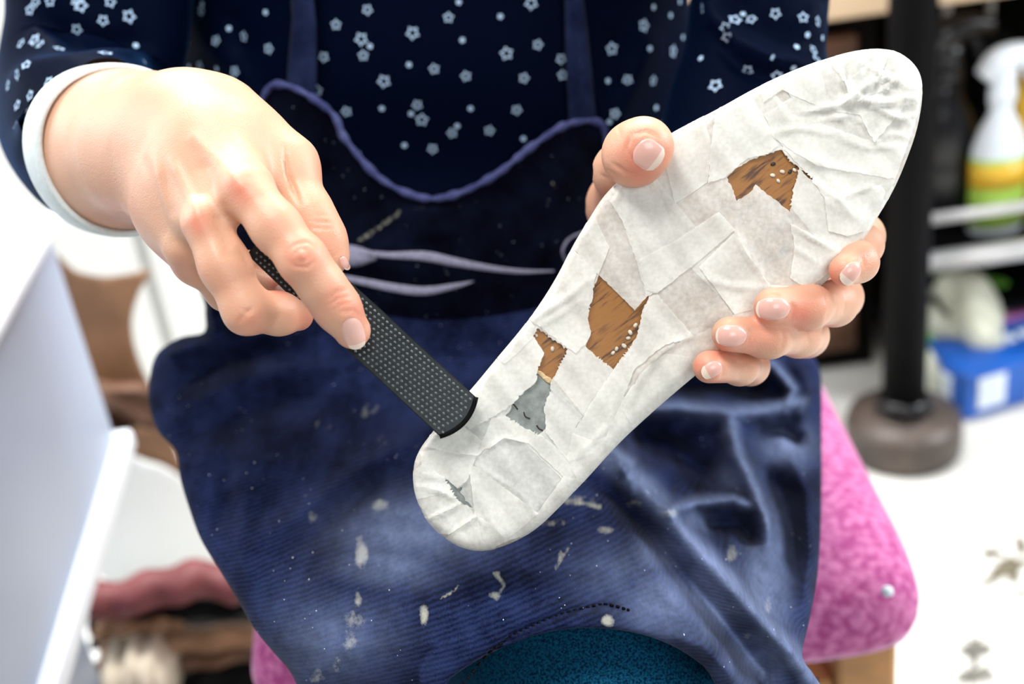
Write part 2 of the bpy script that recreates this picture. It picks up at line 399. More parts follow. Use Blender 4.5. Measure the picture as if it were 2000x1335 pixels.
def box(name, c, size, m, parent=None, rot=0.0, bev=0.003, seg=2, rx=0, ry=0):
    bm = bmesh.new(); bmesh.ops.create_cube(bm, size=1)
    bmesh.ops.scale(bm, vec=size, verts=bm.verts)
    if bev: bmesh.ops.bevel(bm, geom=list(bm.edges), offset=bev, segments=seg, affect='EDGES', profile=.5)
    R = Matrix.Rotation(rot, 4, 'Z') @ Matrix.Rotation(rx, 4, 'X') @ Matrix.Rotation(ry, 4, 'Y')
    bmesh.ops.transform(bm, matrix=Matrix.Translation(Vector(c)) @ R, verts=bm.verts)
    me = bpy.data.meshes.new(name); bm.to_mesh(me); bm.free()
    o = link(name, me, m, parent, smooth=False); return o
def lathe(name, prof, c, m, parent=None, n=32, axis=None, flat=1.0):
    V = []; fc = []
    for r, z in prof:
        for j in range(n):
            a = 2 * math.pi * j / n; V.append((r * math.cos(a), r * math.sin(a) * flat, z))
    k = len(prof)
    for i in range(k - 1):
        for j in range(n):
            j2 = (j + 1) % n; fc.append((i * n + j, i * n + j2, (i + 1) * n + j2, (i + 1) * n + j))
    fc.append(tuple(range(n))[::-1]); fc.append(tuple((k - 1) * n + j for j in range(n)))
    V = np.array(V)
    if axis is not None:
        q = Vector((0, 0, 1)).rotation_difference(Vector(axis)).to_matrix(); V = V @ np.array(q).T
    me = mesh_np(name, V + np.asarray(c), fc); return link(name, me, m, parent)
def structure(o): o['kind'] = 'structure'; return o

# ------------------------------------------------------------------ the setting
floor = structure(box('floor', (0.6, 1.6, -.02), (6.0, 5.0, .04), MT['floor'], bev=0))
wall = structure(box('wall_back', (0.6, 3.0, 1.3), (6.0, .06, 2.6), MT['white_wall'], bev=0))
wall2 = structure(box('wall_left', (-1.75, 1.9, 1.3), (.06, 2.3, 2.6), MT['white_wall'], bev=0))

# ------------------------------------------------------------------ person: one skin surface from a distance field
person = root('person', 'seated person in navy star-print top and stained blue apron, filing a taped shoe last', 'person')

def cone_d(X, a, b, ra, rb):
    ab = b - a; l2 = float(ab @ ab) + 1e-12
    t = np.clip(((X - a) @ ab) / l2, 0, 1)
    return np.sqrt((((X - a) - t[..., None] * ab) ** 2).sum(-1)) - (ra + (rb - ra) * t)
def smin(a, b, k):
    h = np.maximum(k - np.abs(a - b), 0) / k
    return np.minimum(a, b) - h * h * k * .25
class Body:
    """groups: list of (k_inside, k_to_rest, [cones]); a cone is two joints (px,py,depth,radius px)"""
    def __init__(s, groups):
        s.g = []
        for ki, ko, js in groups:
            cs = []
            for ch in js:
                for p, q in zip(ch[:-1], ch[1:]):
                    cs.append((C(*p[:3]), C(*q[:3]), p[3] * p[2] / F, q[3] * q[2] / F))
            s.g.append((ki, ko, cs))
    def at(s, X):
        out = None
        for ki, ko, cs in s.g:
            g = None
            for c in cs:
                d = cone_d(X, *c); g = d if g is None else smin(g, d, ki)
            out = g if out is None else smin(out, g, ko)
        return out
    def mesh(s, h):
        P_ = np.concatenate([[c[0] - c[2], c[0] + c[2], c[1] - c[3], c[1] + c[3]] for g in s.g for c in g[2]])
        lo = P_.min(0) - 3 * h; hi = P_.max(0) + 3 * h
        n = np.ceil((hi - lo) / h).astype(int) + 1
        ax = [lo[i] + h * np.arange(n[i]) for i in range(3)]
        G = np.full(n, .05, np.float32)
        for ki, ko, cs in s.g:
            mg = .012
            pp = np.concatenate([[c[0] - c[2] - mg, c[0] + c[2] + mg, c[1] - c[3] - mg, c[1] + c[3] + mg] for c in cs])
            i0 = np.maximum(((pp.min(0) - lo) / h).astype(int), 0); i1 = np.minimum(((pp.max(0) - lo) / h).astype(int) + 2, n)
            sl = tuple(slice(a, b) for a, b in zip(i0, i1))
            g = np.full([b - a for a, b in zip(i0, i1)], .05, np.float32)
            for c in cs:
                q = np.array([c[0] - c[2] - mg, c[0] + c[2] + mg, c[1] - c[3] - mg, c[1] + c[3] + mg])
                j0 = np.maximum(((q.min(0) - lo) / h).astype(int), i0); j1 = np.minimum(((q.max(0) - lo) / h).astype(int) + 2, i1)
                X = np.stack(np.meshgrid(*[ax[k][j0[k]:j1[k]] for k in range(3)], indexing='ij'), -1).astype(np.float32)
                d = cone_d(X, *[np.float32(z) if np.ndim(z) == 0 else z.astype(np.float32) for z in c])
                s2 = tuple(slice(a - o, b - o) for a, b, o in zip(j0, j1, i0))
                g[s2] = smin(g[s2], d, ki)
            G[sl] = smin(G[sl], g, ko)
        # surface nets
        ins = G < 0; cs_ = np.zeros(n - 1, np.int8)
        for a in (0, 1):
            for b in (0, 1):
                for c in (0, 1):
                    cs_ += ins[a:n[0] - 1 + a, b:n[1] - 1 + b, c:n[2] - 1 + c]
        act = np.argwhere((cs_ > 0) & (cs_ < 8)); idx = -np.ones(n - 1, np.int32)
        idx[act[:, 0], act[:, 1], act[:, 2]] = np.arange(len(act))
        acc = np.zeros((len(act), 3)); cnt = np.zeros(len(act))
        cor = [(a, b, c) for a in (0, 1) for b in (0, 1) for c in (0, 1)]
        for p in cor:
            for k in range(3):
                if p[k]: continue
                q = list(p); q[k] = 1
                fa = G[act[:, 0] + p[0], act[:, 1] + p[1], act[:, 2] + p[2]]; fb = G[act[:, 0] + q[0], act[:, 1] + q[1], act[:, 2] + q[2]]
                m = (fa < 0) != (fb < 0); t = np.where(m, fa / (fa - fb + 1e-12), 0)
                w = np.array(p, float)[None] + np.zeros((len(act), 3)); w[:, k] += t
                acc[m] += w[m]; cnt[m] += 1
        V = lo + h * (act + acc / cnt[:, None])
        Fc = []
        for k in range(3):
            i, j = [(1, 2), (2, 0), (0, 1)][k]
            a = ins; sl0 = [slice(None)] * 3; sl1 = [slice(None)] * 3; sl0[k] = slice(0, -1); sl1[k] = slice(1, None)
            cr = np.argwhere(a[tuple(sl0)] != a[tuple(sl1)])
            cr = cr[(cr[:, i] > 0) & (cr[:, j] > 0)]
            e = np.eye(3, dtype=int)
            q = [cr - e[i] - e[j], cr - e[j], cr, cr - e[i]]
            q = np.stack([idx[x[:, 0], x[:, 1], x[:, 2]] for x in q], -1)
            fl = a[cr[:, 0], cr[:, 1], cr[:, 2]]
            q[~fl] = q[~fl][:, ::-1]; Fc.append(q)
        Fc = np.concatenate(Fc); Fc = Fc[(Fc >= 0).all(1)]
        return V, Fc
    def grad(s, X, e=4e-4):
        g = np.stack([s.at(X + np.eye(3)[k] * e) - s.at(X - np.eye(3)[k] * e) for k in range(3)], -1)
        return g / (np.linalg.norm(g, axis=-1, keepdims=True) + 1e-9)

# right hand (the one that holds the rasp)
RH = Body([
    (.012, .010, [[(200, 284, .625, 118), (235, 292, .578, 144), (300, 290, .543, 136), (350, 292, .523, 118)]]),
    (.016, .010, [[(345, 232, .520, 82), (415, 275, .497, 74), (484, 368, .470, 50)],
                  [(335, 275, .520, 92), (375, 340, .500, 72), (404, 432, .474, 46)],
                  [(330, 318, .525, 84), (350, 400, .508, 62), (368, 482, .493, 41)],
                  [(330, 345, .535, 70), (352, 420, .520, 52), (385, 508, .512, 36)],
                  [(400, 240, .515, 88), (480, 300, .505, 66), (530, 350, .500, 50)]]),
    (.008, .006, [[(440, 235, .515, 78), (560, 325, .502, 56), (606, 420, .492, 40), (632, 470, .490, 38), (650, 505, .490, 30)]]),
    (.005, .005, [[(482, 372, .4655, 50), (540, 445, .459, 46), (592, 508, .4555, 45), (630, 560, .4595, 42), (658, 600, .4635, 42), (688, 645, .470, 36)]]),
    (.006, .003, [[(402, 436, .470, 46), (440, 520, .4675, 45), (482, 606, .4675, 42), (545, 612, .480, 37), (582, 616, .490, 30)]]),
    (.006, .004, [[(366, 482, .493, 40), (380, 515, .503, 34), (440, 570, .520, 32), (500, 560, .525, 27), (545, 562, .523, 22)]]),
    (.005, .002, [[(385, 508, .512, 33), (450, 520, .530, 32), (520, 515, .535, 26)]]),
])
# left hand (the one that holds the last)
LH = Body([
    (.014, .010, [[(1478, 40, .69, 92), (1440, 220, .668, 95), (1395, 320, .655, 95), (1350, 390, .635, 95)]]),
    (.014, .010, [[(1345, 400, .630, 85), (1450, 420, .622, 70), (1575, 438, .606, 50)],
                  [(1340, 430, .630, 85), (1450, 480, .622, 70), (1565, 510, .606, 50)],
                  [(1335, 460, .630, 80), (1430, 530, .618, 62), (1535, 575, .600, 48)],
                  [(1330, 480, .630, 70), (1400, 560, .616, 55), (1470, 640, .590, 42)],
                  [(1330, 430, .628, 75), (1280, 430, .610, 70)]]),
    (.012, .008, [[(1290, 440, .615, 75), (1218, 402, .580, 62), (1216, 335, .530, 46), (1240, 300, .494, 50), (1262, 283, .487, 50)]]),
    (.006, .004, [[(1575, 438, .606, 48), (1680, 462, .566, 42), (1684, 478, .528, 36), (1676, 512, .5, 34), (1650, 527, .4915, 31)]]),
    (.006, .003, [[(1565, 510, .606, 46), (1640, 580, .562, 40), (1630, 592, .526, 40), (1575, 599, .500, 41), (1508, 598, .489, 36)]]),
    (.006, .003, [[(1535, 575, .600, 44), (1575, 655, .556, 38), (1560, 655, .522, 38), (1500, 657, .499, 38), (1424, 652, .489, 34)]]),
    (.006, .003, [[(1470, 640, .590, 38), (1465, 715, .545, 32), (1445, 716, .514, 31), (1385, 716, .492, 32)]]),
])
BODYV = []; BODYF = []; off = 0
RED = [(470, 368, 34, .75), (388, 436, 24, .6), (588, 500, 42, .55), (660, 580, 34, .45), (700, 610, 30, .5), (700, 675, 26, .7), (640, 440, 40, .35), (490, 630, 34, .4),
       (430, 545, 40, .2), (540, 420, 40, .3), (350, 520, 35, .3), (240, 400, 70, .16), (280, 160, 70, .25), (600, 630, 30, .5), (630, 340, 40, .3), (545, 560, 22, .7),
       (1250, 330, 40, .7), (1225, 270, 45, .35), (1300, 300, 26, .5), (1690, 500, 24, .7), (1630, 535, 26, .65), (1560, 615, 32, .75), (1485, 615, 28, .6), (1600, 590, 30, .3), (1405, 680, 26, .6),
       (1500, 660, 30, .35), (1460, 665, 20, .3), (1362, 715, 22, .65), (1400, 740, 30, .4), (1460, 700, 30, .3), (1165, 380, 50, .15)]
# bone and tendon relief, joint creases: (polyline px, width px, height m); negative = groove
RB = [([(330, 300), (365, 370), (392, 430)], 11, .0011), ([(300, 300), (330, 400), (350, 470)], 10, .0012), ([(380, 270), (430, 320), (470, 362)], 14, .0007),
      ([(318, 330), (345, 440)], 7, -.0008), ([(400, 330), (430, 400)], 16, -.0008), ([(468, 366), (480, 374)], 26, .0007), ([(386, 432), (392, 440)], 20, .0008),
      ([(348, 492), (356, 500)], 16, .0005), ([(430, 430), (450, 490), (485, 500)], 18, -.0012), ([(285, 250), (275, 300), (290, 350)], 9, -.0004),
      ([(556, 285), (562, 340), (585, 400)], 5, -.0016), ([(612, 432), (648, 434)], 3.5, -.0006), ([(608, 444), (650, 446)], 3.2, -.0005), ([(616, 420), (645, 420)], 3, -.0003),
      ([(562, 492), (578, 476), (600, 472), (618, 484)], 4, -.00045), ([(560, 505), (575, 520), (600, 522), (618, 506)], 4, -.00045), ([(572, 498), (585, 486), (604, 486)], 3, -.00035),
      ([(574, 508), (590, 512), (608, 500)], 3, -.00035), ([(584, 499), (598, 497)], 9, .0006), ([(640, 586), (656, 570), (680, 566)], 3.5, -.0005), ([(640, 598), (660, 582), (688, 578)], 3.2, -.0004),
      ([(648, 608), (668, 594), (690, 590)], 3, -.0003), ([(660, 610), (690, 606), (712, 622)], 5, -.0004), ([(470, 600), (490, 612)], 4, -.0003), ([(462, 636), (480, 610), (500, 600)], 5, -.0005), ([(535, 640), (548, 612)], 5, -.0004),
      ([(1195, 318), (1225, 338), (1260, 345)], 4, -.0007), ([(1170, 340), (1190, 350), (1212, 352)], 3, -.0005), ([(1180, 328), (1205, 345)], 3, -.0005), ([(1205, 245), (1215, 275)], 3, -.0003),
      ([(1232, 262), (1224, 290), (1240, 325)], 4, -.0006), ([(1232, 262), (1262, 256), (1288, 268)], 4, -.0006), ([(1684, 500), (1688, 520), (1676, 545)], 4, -.0006), ([(1655, 508), (1684, 502)], 3, -.0004),
      ([(1546, 590), (1552, 604), (1546, 620)], 4, -.0006), ([(1612, 570), (1622, 600), (1612, 632)], 5, -.0005), ([(1628, 575), (1636, 600), (1628, 622)], 3, -.0003), ([(1644, 570), (1652, 595), (1645, 615)], 3, -.0003), ([(1480, 580), (1510, 574), (1540, 582)], 3, -.0004),
      ([(1462, 640), (1468, 655), (1462, 672)], 4, -.0006), ([(1525, 640), (1532, 662), (1524, 684)], 5, -.0004), ([(1575, 650), (1582, 672)], 3, -.0003), ([(1408, 708), (1414, 722), (1408, 738)], 4, -.0005), ([(1440, 700), (1448, 720), (1442, 738)], 4, -.0004), ([(1455, 698), (1464, 716)], 3, -.0003)]
for B, h in ((RH, .0008), (LH, .0009)):
    V, Fq = B.mesh(h)
    G = B.grad(V); V = V - G * B.at(V)[:, None]
    px, py = PX(V); front = np.clip(-G[:, 2] * 2.5, 0, 1)
    for pl, w, ht in RB:
        x0, y0 = np.min(pl, 0) - 4 * w; x1, y1 = np.max(pl, 0) + 4 * w
        m = (px > x0) & (px < x1) & (py > y0) & (py < y1) & (front > 0)
        if m.any():
            d, t_ = seg_dist(px[m], py[m], pl, want_t=True); tp = np.clip(np.minimum(t_, 1 - t_) * 3.5 + (.15 if w < 12 and abs(pl[0][0] - pl[-1][0]) + abs(pl[0][1] - pl[-1][1]) > 14 else 1), 0, 1); V[m] += G[m] * (ht * front[m] * tp * np.exp(-(d / w) ** 2))[:, None]
    BODYV.append(V); BODYF.append(Fq + off); off += len(V)
# coarse torso and upper arms under the clothes, joined into the same skin surface
TB = Body([(.05, .05, [[(845, -240, .80, 180), (840, 250, .87, 260), (820, 620, .90, 280)], [(560, -320, .80, 120), (1120, -320, .80, 120)],
                       [(330, -240, .74, 95), (195, 60, .71, 105), (185, 230, .68, 110)], [(1400, -240, .70, 80), (1478, -40, .69, 90)]])])
def wC(x, y, z, r):
    w = np.array([x, y, z]) - CAM; c = np.array([w @ RT, -(w @ UP), w @ _f]); px_, py_ = PX(c); return (float(px_), float(py_), float(c[2]), r * F / float(c[2]))
_n = toW(C(845, 0, .815))
TB.g.append((.03, .03, [(C(*a[:3]), C(*b[:3]), a[3] * a[2] / F, b[3] * b[2] / F) for a, b in ((wC(_n[0], _n[1] + .00, _n[2] + .26, .055), wC(_n[0], _n[1] - .10, _n[2] + .42, .05)), (wC(_n[0], _n[1] - .19, _n[2] + .42, .062), wC(_n[0], _n[1] - .13, _n[2] + .52, .086)), (wC(_n[0], _n[1] - .25, _n[2] + .455, .010), wC(_n[0], _n[1] - .262, _n[2] + .43, .012)))]))  # unseen neck and head, added and leaned forward to shade the lap
V, Fq = TB.mesh(.008); BODYV.append(V); BODYF.append(Fq + off)
BV = np.concatenate(BODYV); BF = np.concatenate(BODYF)
px, py = PX(BV); red = np.zeros(len(BV))
for x, y, s_, a in RED: red += a * np.exp(-((px - x) ** 2 + (py - y) ** 2) / s_ ** 2)
me = mesh_np('body', toW(BV), BF); set_attr(me, 'red', np.clip(red * .95, 0, .85))
body = link('body', me, MT['skin'], person)
HB = Body([(.03, .03, [[wC(_n[0], _n[1] - .12, _n[2] + .47, .080), wC(_n[0], _n[1] - .115, _n[2] + .55, .092)], [wC(_n[0], _n[1] - .05, _n[2] + .55, .06), wC(_n[0], _n[1] - .02, _n[2] + .53, .045)]])])
V, Fq = HB.mesh(.007); link('hair', mesh_np('hair', toW(V), Fq), simple('brown_hair', (.09, .045, .02), .6, .4, 60), person)  # hair of the unseen head, added with it for the shade

def nail(B, c, ax, L, Wd, d0, tipfrac=.14, conv=.0006):
    """fingernail laid on the finger surface: c centre px, ax direction to the free edge px"""
    ax = np.array(ax, float); ax /= np.hypot(*ax); bx = np.array([-ax[1], ax[0]])
    nu, nv = 15, 17; U, Vv = np.meshgrid(np.linspace(-1, 1, nu), np.linspace(-1, 1, nv))
    # squarish oval: narrower and rounder at the cuticle
    wid = np.where(Vv < 0, (1 - np.abs(Vv) ** 3.0 * .55) , 1 - np.abs(Vv) ** 4 * .30)
    lv = Vv * (1 - .16 * U ** 2 * np.abs(Vv))
    qx = c[0] + ax[0] * lv * L / 2 + bx[0] * U * wid * Wd / 2; qy = c[1] + ax[1] * lv * L / 2 + bx[1] * U * wid * Wd / 2
    r = C(qx, qy, 1.0); t = np.full(qx.shape, d0 - .012)
    for _ in range(40): t = t + np.clip(B.at(r * t[..., None]), -.004, .004) * .9
    bad = (np.abs(B.at(r * t[..., None])) > .0008) | (np.abs(t - d0) > .02)
    if bad.any(): t = np.where(bad, np.max(t[~bad]) + .001, t)
    X = r * t[..., None]; G = B.grad(X.reshape(-1, 3)).reshape(X.shape)
    edge = np.maximum(np.abs(U), np.maximum(-Vv, 0)); lift = .00035 + conv * (1 - np.minimum(1, U ** 2)) * .6 - .0005 * np.clip((edge - .86) / .14, 0, 1)
    lift = lift + .0003 * np.clip((Vv - .7) / .3, 0, 1)
    Xt = X + G * lift[..., None]; Xb = X - G * .0006
    V = np.concatenate([Xt.reshape(-1, 3), Xb.reshape(-1, 3)]); k = nu * nv; fc = []
    for j in range(nv - 1):
        for i in range(nu - 1):
            a = j * nu + i; fc.append((a, a + 1, a + nu + 1, a + nu))
    ring = [i for i in range(nu)] + [j * nu + nu - 1 for j in range(1, nv)] + [(nv - 1) * nu + i for i in range(nu - 2, -1, -1)] + [j * nu for j in range(nv - 2, 0, -1)]
    for a, b in zip(ring, ring[1:] + ring[:1]): fc.append((a, b, b + k, a + k))
    me = mesh_np('fingernail', toW(V), fc); o = link('fingernail', me, None, body, ms=[MT['nail'], MT['nail_tip']])
    for i, p in enumerate(me.polygons):
        if i < (nu - 1) * (nv - 1) and (i // (nu - 1)) >= (nv - 1) * (1 - tipfrac): p.material_index = 1
    return o
nail(RH, (690, 648), (.30, 1), 60, 44, .463)
nail(RH, (672, 512), (.5, 1), 26, 16, .49)
nail(LH, (1265, 300), (.85, .62), 56, 62, .478, .2)
nail(LH, (1662, 532), (-.62, .78), 46, 34, .486, .3)
nail(LH, (1512, 602), (-1, .06), 64, 45, .476, .12)
nail(LH, (1430, 655), (-1, .02), 58, 43, .476, .12)
nail(LH, (1391, 721), (-.85, .5), 40, 30, .481, .25)
nail(RH, (548, 566), (.8, .35), 24, 16, .516)

# ------------------------------------------------------------------ the wooden last, its heel plate and its tape
OUT = catmull([(1310, 262), (1400, 215), (1480, 171), (1560, 135), (1640, 108), (1700, 97), (1748, 101), (1780, 122), (1797, 150), (1800, 190), (1790, 250), (1770, 310), (1745, 368), (1715, 420),
       (1690, 460), (1655, 505), (1618, 543), (1565, 590), (1490, 632), (1420, 680), (1350, 737), (1280, 797), (1210, 862), (1140, 938), (1075, 1005), (1040, 1035), (1000, 1058), (950, 1073),
       (905, 1068), (865, 1045), (832, 1010), (812, 962), (809, 915), (820, 880), (845, 845), (880, 803), (920, 762), (970, 702), (1020, 642), (1058, 590), (1090, 538), (1120, 480), (1150, 430),
       (1182, 382), (1225, 338), (1265, 298)], 4, closed=True)
LEFT_EDGE = 4.0
SRI = [(1700, 440), (1618, 543), (1490, 632), (1350, 737), (1210, 862), (1075, 1005), (1000, 1058)]
def sole(px, py, wr=True):
    """depth of the sole surface seen at a pixel; rolls over along the outline"""
    px = np.asarray(px, float); py = np.asarray(py, float)
    s = sdist(px, py, OUT)
    # long axis 0 = heel, 1 = toe
    t = ((px - 890) * 850 + (py - 960) * -780) / (850 ** 2 + 780 ** 2)
    base = .500 + .006 * (t - .25) ** 2 - .004 * np.exp(-((t - .7) / .25) ** 2) + .004 * np.exp(-((t - .38) / .16) ** 2)
    near = seg_dist(px, py, SRI); R = 15 + 12 * np.exp(-(near / 70.0) ** 2)        # px radius of the rolled edge
    k = np.clip(1 - s / R, 0, 1.0)
    drop = R * .0002 * (1 - np.sqrt(np.maximum(1 - k ** 2, 0))) * np.where(R > 30, .7, 1)
    d = base + drop
    if wr: d = d - wrinkle(px, py)
    return d
WR = [([(1437, 393), (1434, 450), (1458, 495), (1504, 560)], 5, .0014), ([(1540, 435), (1580, 462), (1640, 492)], 4, .0010), ([(1543, 480), (1580, 500), (1600, 520)], 5, .0008),
      ([(1566, 332), (1610, 372), (1640, 392), (1668, 425)], 6, .0010), ([(1020, 640), (1070, 605), (1110, 580), (1150, 545)], 6, .0010), ([(1033, 648), (1080, 622), (1130, 590)], 5, .0006),
      ([(1200, 398), (1250, 510)], 4, .0005), ([(1225, 340), (1215, 372), (1200, 396)], 5, .0012), ([(1255, 740), (1290, 690), (1340, 660), (1370, 650)], 6, .0010), ([(1230, 790), (1250, 730), (1300, 680)], 7, .0009),
      ([(1200, 780), (1190, 830), (1120, 900)], 5, .0009), ([(931, 889), (985, 855), (1032, 865)], 4, .0007), ([(855, 876), (931, 889)], 3.5, .0007), ([(850, 838), (940, 858)], 3, .0006), ([(1047, 1007), (1010, 960), (925, 905)], 4, .0007),
      ([(1047, 1007), (1012, 950), (1018, 900)], 4, .0006), ([(812, 950), (860, 958), (890, 975)], 3.5, .0010), ([(815, 925), (870, 935)], 3, .0007), ([(833, 1015), (905, 980)], 3.5, .0010), ([(877, 1041), (931, 1010)], 3.5, .0009),
      ([(905, 1062), (900, 1035), (931, 1010)], 3, .0007), ([(945, 1068), (940, 1020), (931, 1005)], 3, .0009), ([(985, 1052), (950, 1010)], 3, .0008), ([(865, 1040), (890, 1010)], 3, .0006), ([(1137, 812), (1075, 753)], 4, .0006),
      ([(1360, 540), (1430, 560), (1500, 562)], 6, .0006), ([(1388, 232), (1384, 355)], 3.5, .0006), ([(1644, 118), (1650, 160), (1668, 175)], 4, .0012), ([(1668, 175), (1700, 160), (1745, 150)], 4, .0011),
      ([(1650, 200), (1700, 195), (1760, 205)], 5, .0016), ([(1567, 218), (1640, 205), (1700, 165), (1720, 120)], 5, .0016), ([(1600, 235), (1660, 225), (1690, 245)], 5, .0012), ([(1679, 224), (1690, 250), (1708, 278)], 4, .0012),
      ([(1740, 130), (1720, 165), (1750, 185)], 4, .0014), ([(1705, 110), (1715, 145), (1700, 175)], 4, .0012), ([(1790, 190), (1745, 195), (1700, 210)], 4, .0012), ([(1795, 225), (1750, 230), (1720, 215)], 4, .0010),
      ([(1780, 270), (1745, 262), (1715, 275)], 5, .0009), ([(1770, 145), (1735, 165), (1710, 190)], 4, .0014), ([(1500, 262), (1560, 250), (1640, 262)], 7, .0009), ([(1535, 296), (1600, 320), (1690, 340)], 8, .0008),
      ([(1640, 388), (1700, 365), (1710, 372)], 4, .0008), ([(1590, 370), (1650, 420)], 8, .0007), ([(1640, 270), (1700, 290), (1760, 285)], 5, .0008), ([(1500, 170), (1540, 235), (1600, 240)], 8, .0006),
      ([(1640, 130), (1660, 190), (1640, 215)], 4, .0014), ([(1690, 100), (1670, 140), (1665, 170)], 4, .0011)]
def wrinkle(px, py):
    w = np.zeros(np.shape(px))
    for pl, wd, h in WR:
        x0, y0 = np.min(pl, 0) - 3 * wd; x1, y1 = np.max(pl, 0) + 3 * wd
        m = (px > x0) & (px < x1) & (py > y0) & (py < y1)
        if m.any():
            d, t = seg_dist(px[m], py[m], pl, want_t=True); w[m] += h * np.exp(-np.abs(d / wd) ** 1.5) * (.35 + .65 * np.sin(np.pi * np.clip(t, .04, .96)))
    for a, (fx, fy, ph) in zip((.00022, .00018, .00012), ((.031, .052, 0), (.071, -.043, 2), (-.11, .09, 4))): w = w + a * np.sin(fx * px + fy * py + ph)
    w = w * 1.6
    for cx_, cy_, rr_, am in ((1715, 185, 95, 1.0), (860, 1000, 60, .45)):     # gathered, crumpled tape at toe and heel
        k = am * np.exp(-(((px - cx_) ** 2 + (py - cy_) ** 2) / rr_ ** 2) ** 1.5)
        n1 = np.abs(np.sin(.030 * px + .022 * py + .9 * np.sin(.016 * py + 1))); n2 = np.abs(np.sin(-.018 * px + .045 * py + .8 * np.sin(.017 * px)))
        n3 = np.abs(np.sin(.045 * px - .020 * py + .7 * np.sin(.02 * py + 2)))
        w = w + k * (.0018 * (1 - n1) ** 3 + .0016 * (1 - n2) ** 3 + .0012 * (1 - n3) ** 3)
    return w
last = root('shoe_last', 'wooden shoe last wrapped in overlapping strips of white masking tape, held sole up', 'shoe last')
LX = [(.012, 4), (.022, 12), (.032, 30), (.038, 60)]
def solew(px, py): return sole(px, py, False) + .0006
relief('last_body', resample(OUT, 7), solew, 8, MT['last_wood'], last, back=[(.004, -1), (.010, 2), (.018, 12), (.026, 30), (.030, 52)])
HEEL = [(1050, 723), (1075, 747), (1150, 800), (1210, 862)] + [tuple(p) for p in OUT if p[1] > 700 and p[0] < 1190 and not (p[0] > 1060 and p[1] < 930)] + [(975, 697)]
HEELP = [(1050, 723), (1075, 747), (1150, 815), (1185, 850), (1120, 925), (1060, 990), (1000, 1040), (950, 1056), (905, 1052), (865, 1030), (835, 995), (822, 950), (824, 900), (850, 855), (900, 800), (960, 735), (990, 700)]
hp = relief('heel_plate', resample(HEELP, 8), lambda x, y: solew(x, y) - .0005, 8, MT['heel'], last, back=[(.0008, 0)])
hp['label'] = 'grey fibre heel plate showing through the torn tape'
gl = relief('glue_seam', resample([(1045, 721), (1056, 724), (1070, 735), (1079, 741), (1076, 750), (1066, 745), (1054, 733), (1047, 727)], 3, jit=.5), lambda x, y: solew(x, y) - .0009, 4, MT['glue'], last, back=[(.0008, 0)])
def blob(name, x, y, r, m, h=.0007, e=1.0):
    th = np.arange(9) * 2 * math.pi / 9; rr = r * (1 + .22 * np.sin(th * 2 + x))
    pl = np.stack([x + rr * np.cos(th), y + rr * e * np.sin(th)], -1)
    return relief(name, pl, lambda a, b: solew(a, b) - h * (.5 + .5 * np.clip(1 - np.hypot(a - x, b - y) / r, 0, 1)), 3, m, last, back=[(.0006, 0)])
for x, y, r in ((1509, 342, 4.5), (1528, 335, 4.5), (1520, 353, 3.8), (1552, 332, 4), (1241, 635, 4.5), (1231, 649, 4.8), (1227, 660, 4), (1219, 675, 5), (1204, 681, 4), (1197, 689, 4), (1079, 681, 4.5), (1048, 655, 3)):
    blob('filled_nail_hole', x, y, r, MT['pin'])
for x, y, r in ((1510, 320, 4.5), (1543, 335, 4), (1231, 649, 1.8)): blob('open_nail_hole', x, y, r, MT['pindark'], .0009 if r < 2 else .0006)
for pl in ([(995, 784), (1004, 790), (1011, 799)], [(1023, 804), (1026, 813), (1035, 817)], [(1048, 830), (1053, 837), (1060, 840)]):
    q = catmull(pl, 3); tube('heel_mark', C(q[:, 0], q[:, 1], solew(q[:, 0], q[:, 1]) - .0006), .0003, MT['pindark'], last, n=5)

H1 = [(1420, 346), (1436, 330), (1452, 320), (1476, 308), (1500, 301), (1527, 290), (1542, 312), (1561, 328), (1556, 350), (1550, 368), (1547, 392), (1543, 414), (1510, 388), (1476, 360), (1466, 374), (1452, 384), (1439, 392), (1430, 368)]
H2 = [(1170, 537), (1205, 571), (1240, 606), (1252, 592), (1266, 575), (1262, 594), (1254, 611), (1250, 632), (1246, 651), (1222, 690), (1198, 721), (1168, 698), (1143, 675), (1154, 651), (1148, 621), (1150, 602), (1157, 585), (1160, 560)]
H3 = [(1050, 640), (1080, 661), (1109, 682), (1102, 698), (1095, 710), (1086, 728), (1075, 747), (1076, 760), (1073, 770), (1064, 786), (1062, 799), (1066, 816), (1066, 836), (1053, 849), (1020, 832), (987, 813), (996, 802), (999, 790), (1016, 770), (1032, 758), (1044, 750), (1048, 743), (1050, 722), (1058, 700), (1063, 689), (1052, 672), (1041, 656)]
H4 = [(867, 932), (882, 944), (893, 954), (903, 950), (898, 960), (908, 972), (923, 991), (905, 984), (892, 974), (880, 955)]
H5 = [(1564, 331), (1575, 336), (1591, 353), (1578, 347)]
HOLES = [resample(h, 5, jit=j, seed=i) for i, (h, j) in enumerate(((H1, .9), (H2, .8), (H3, 1.0), (H4, .8), (H5, .4)))]
LY = .00028
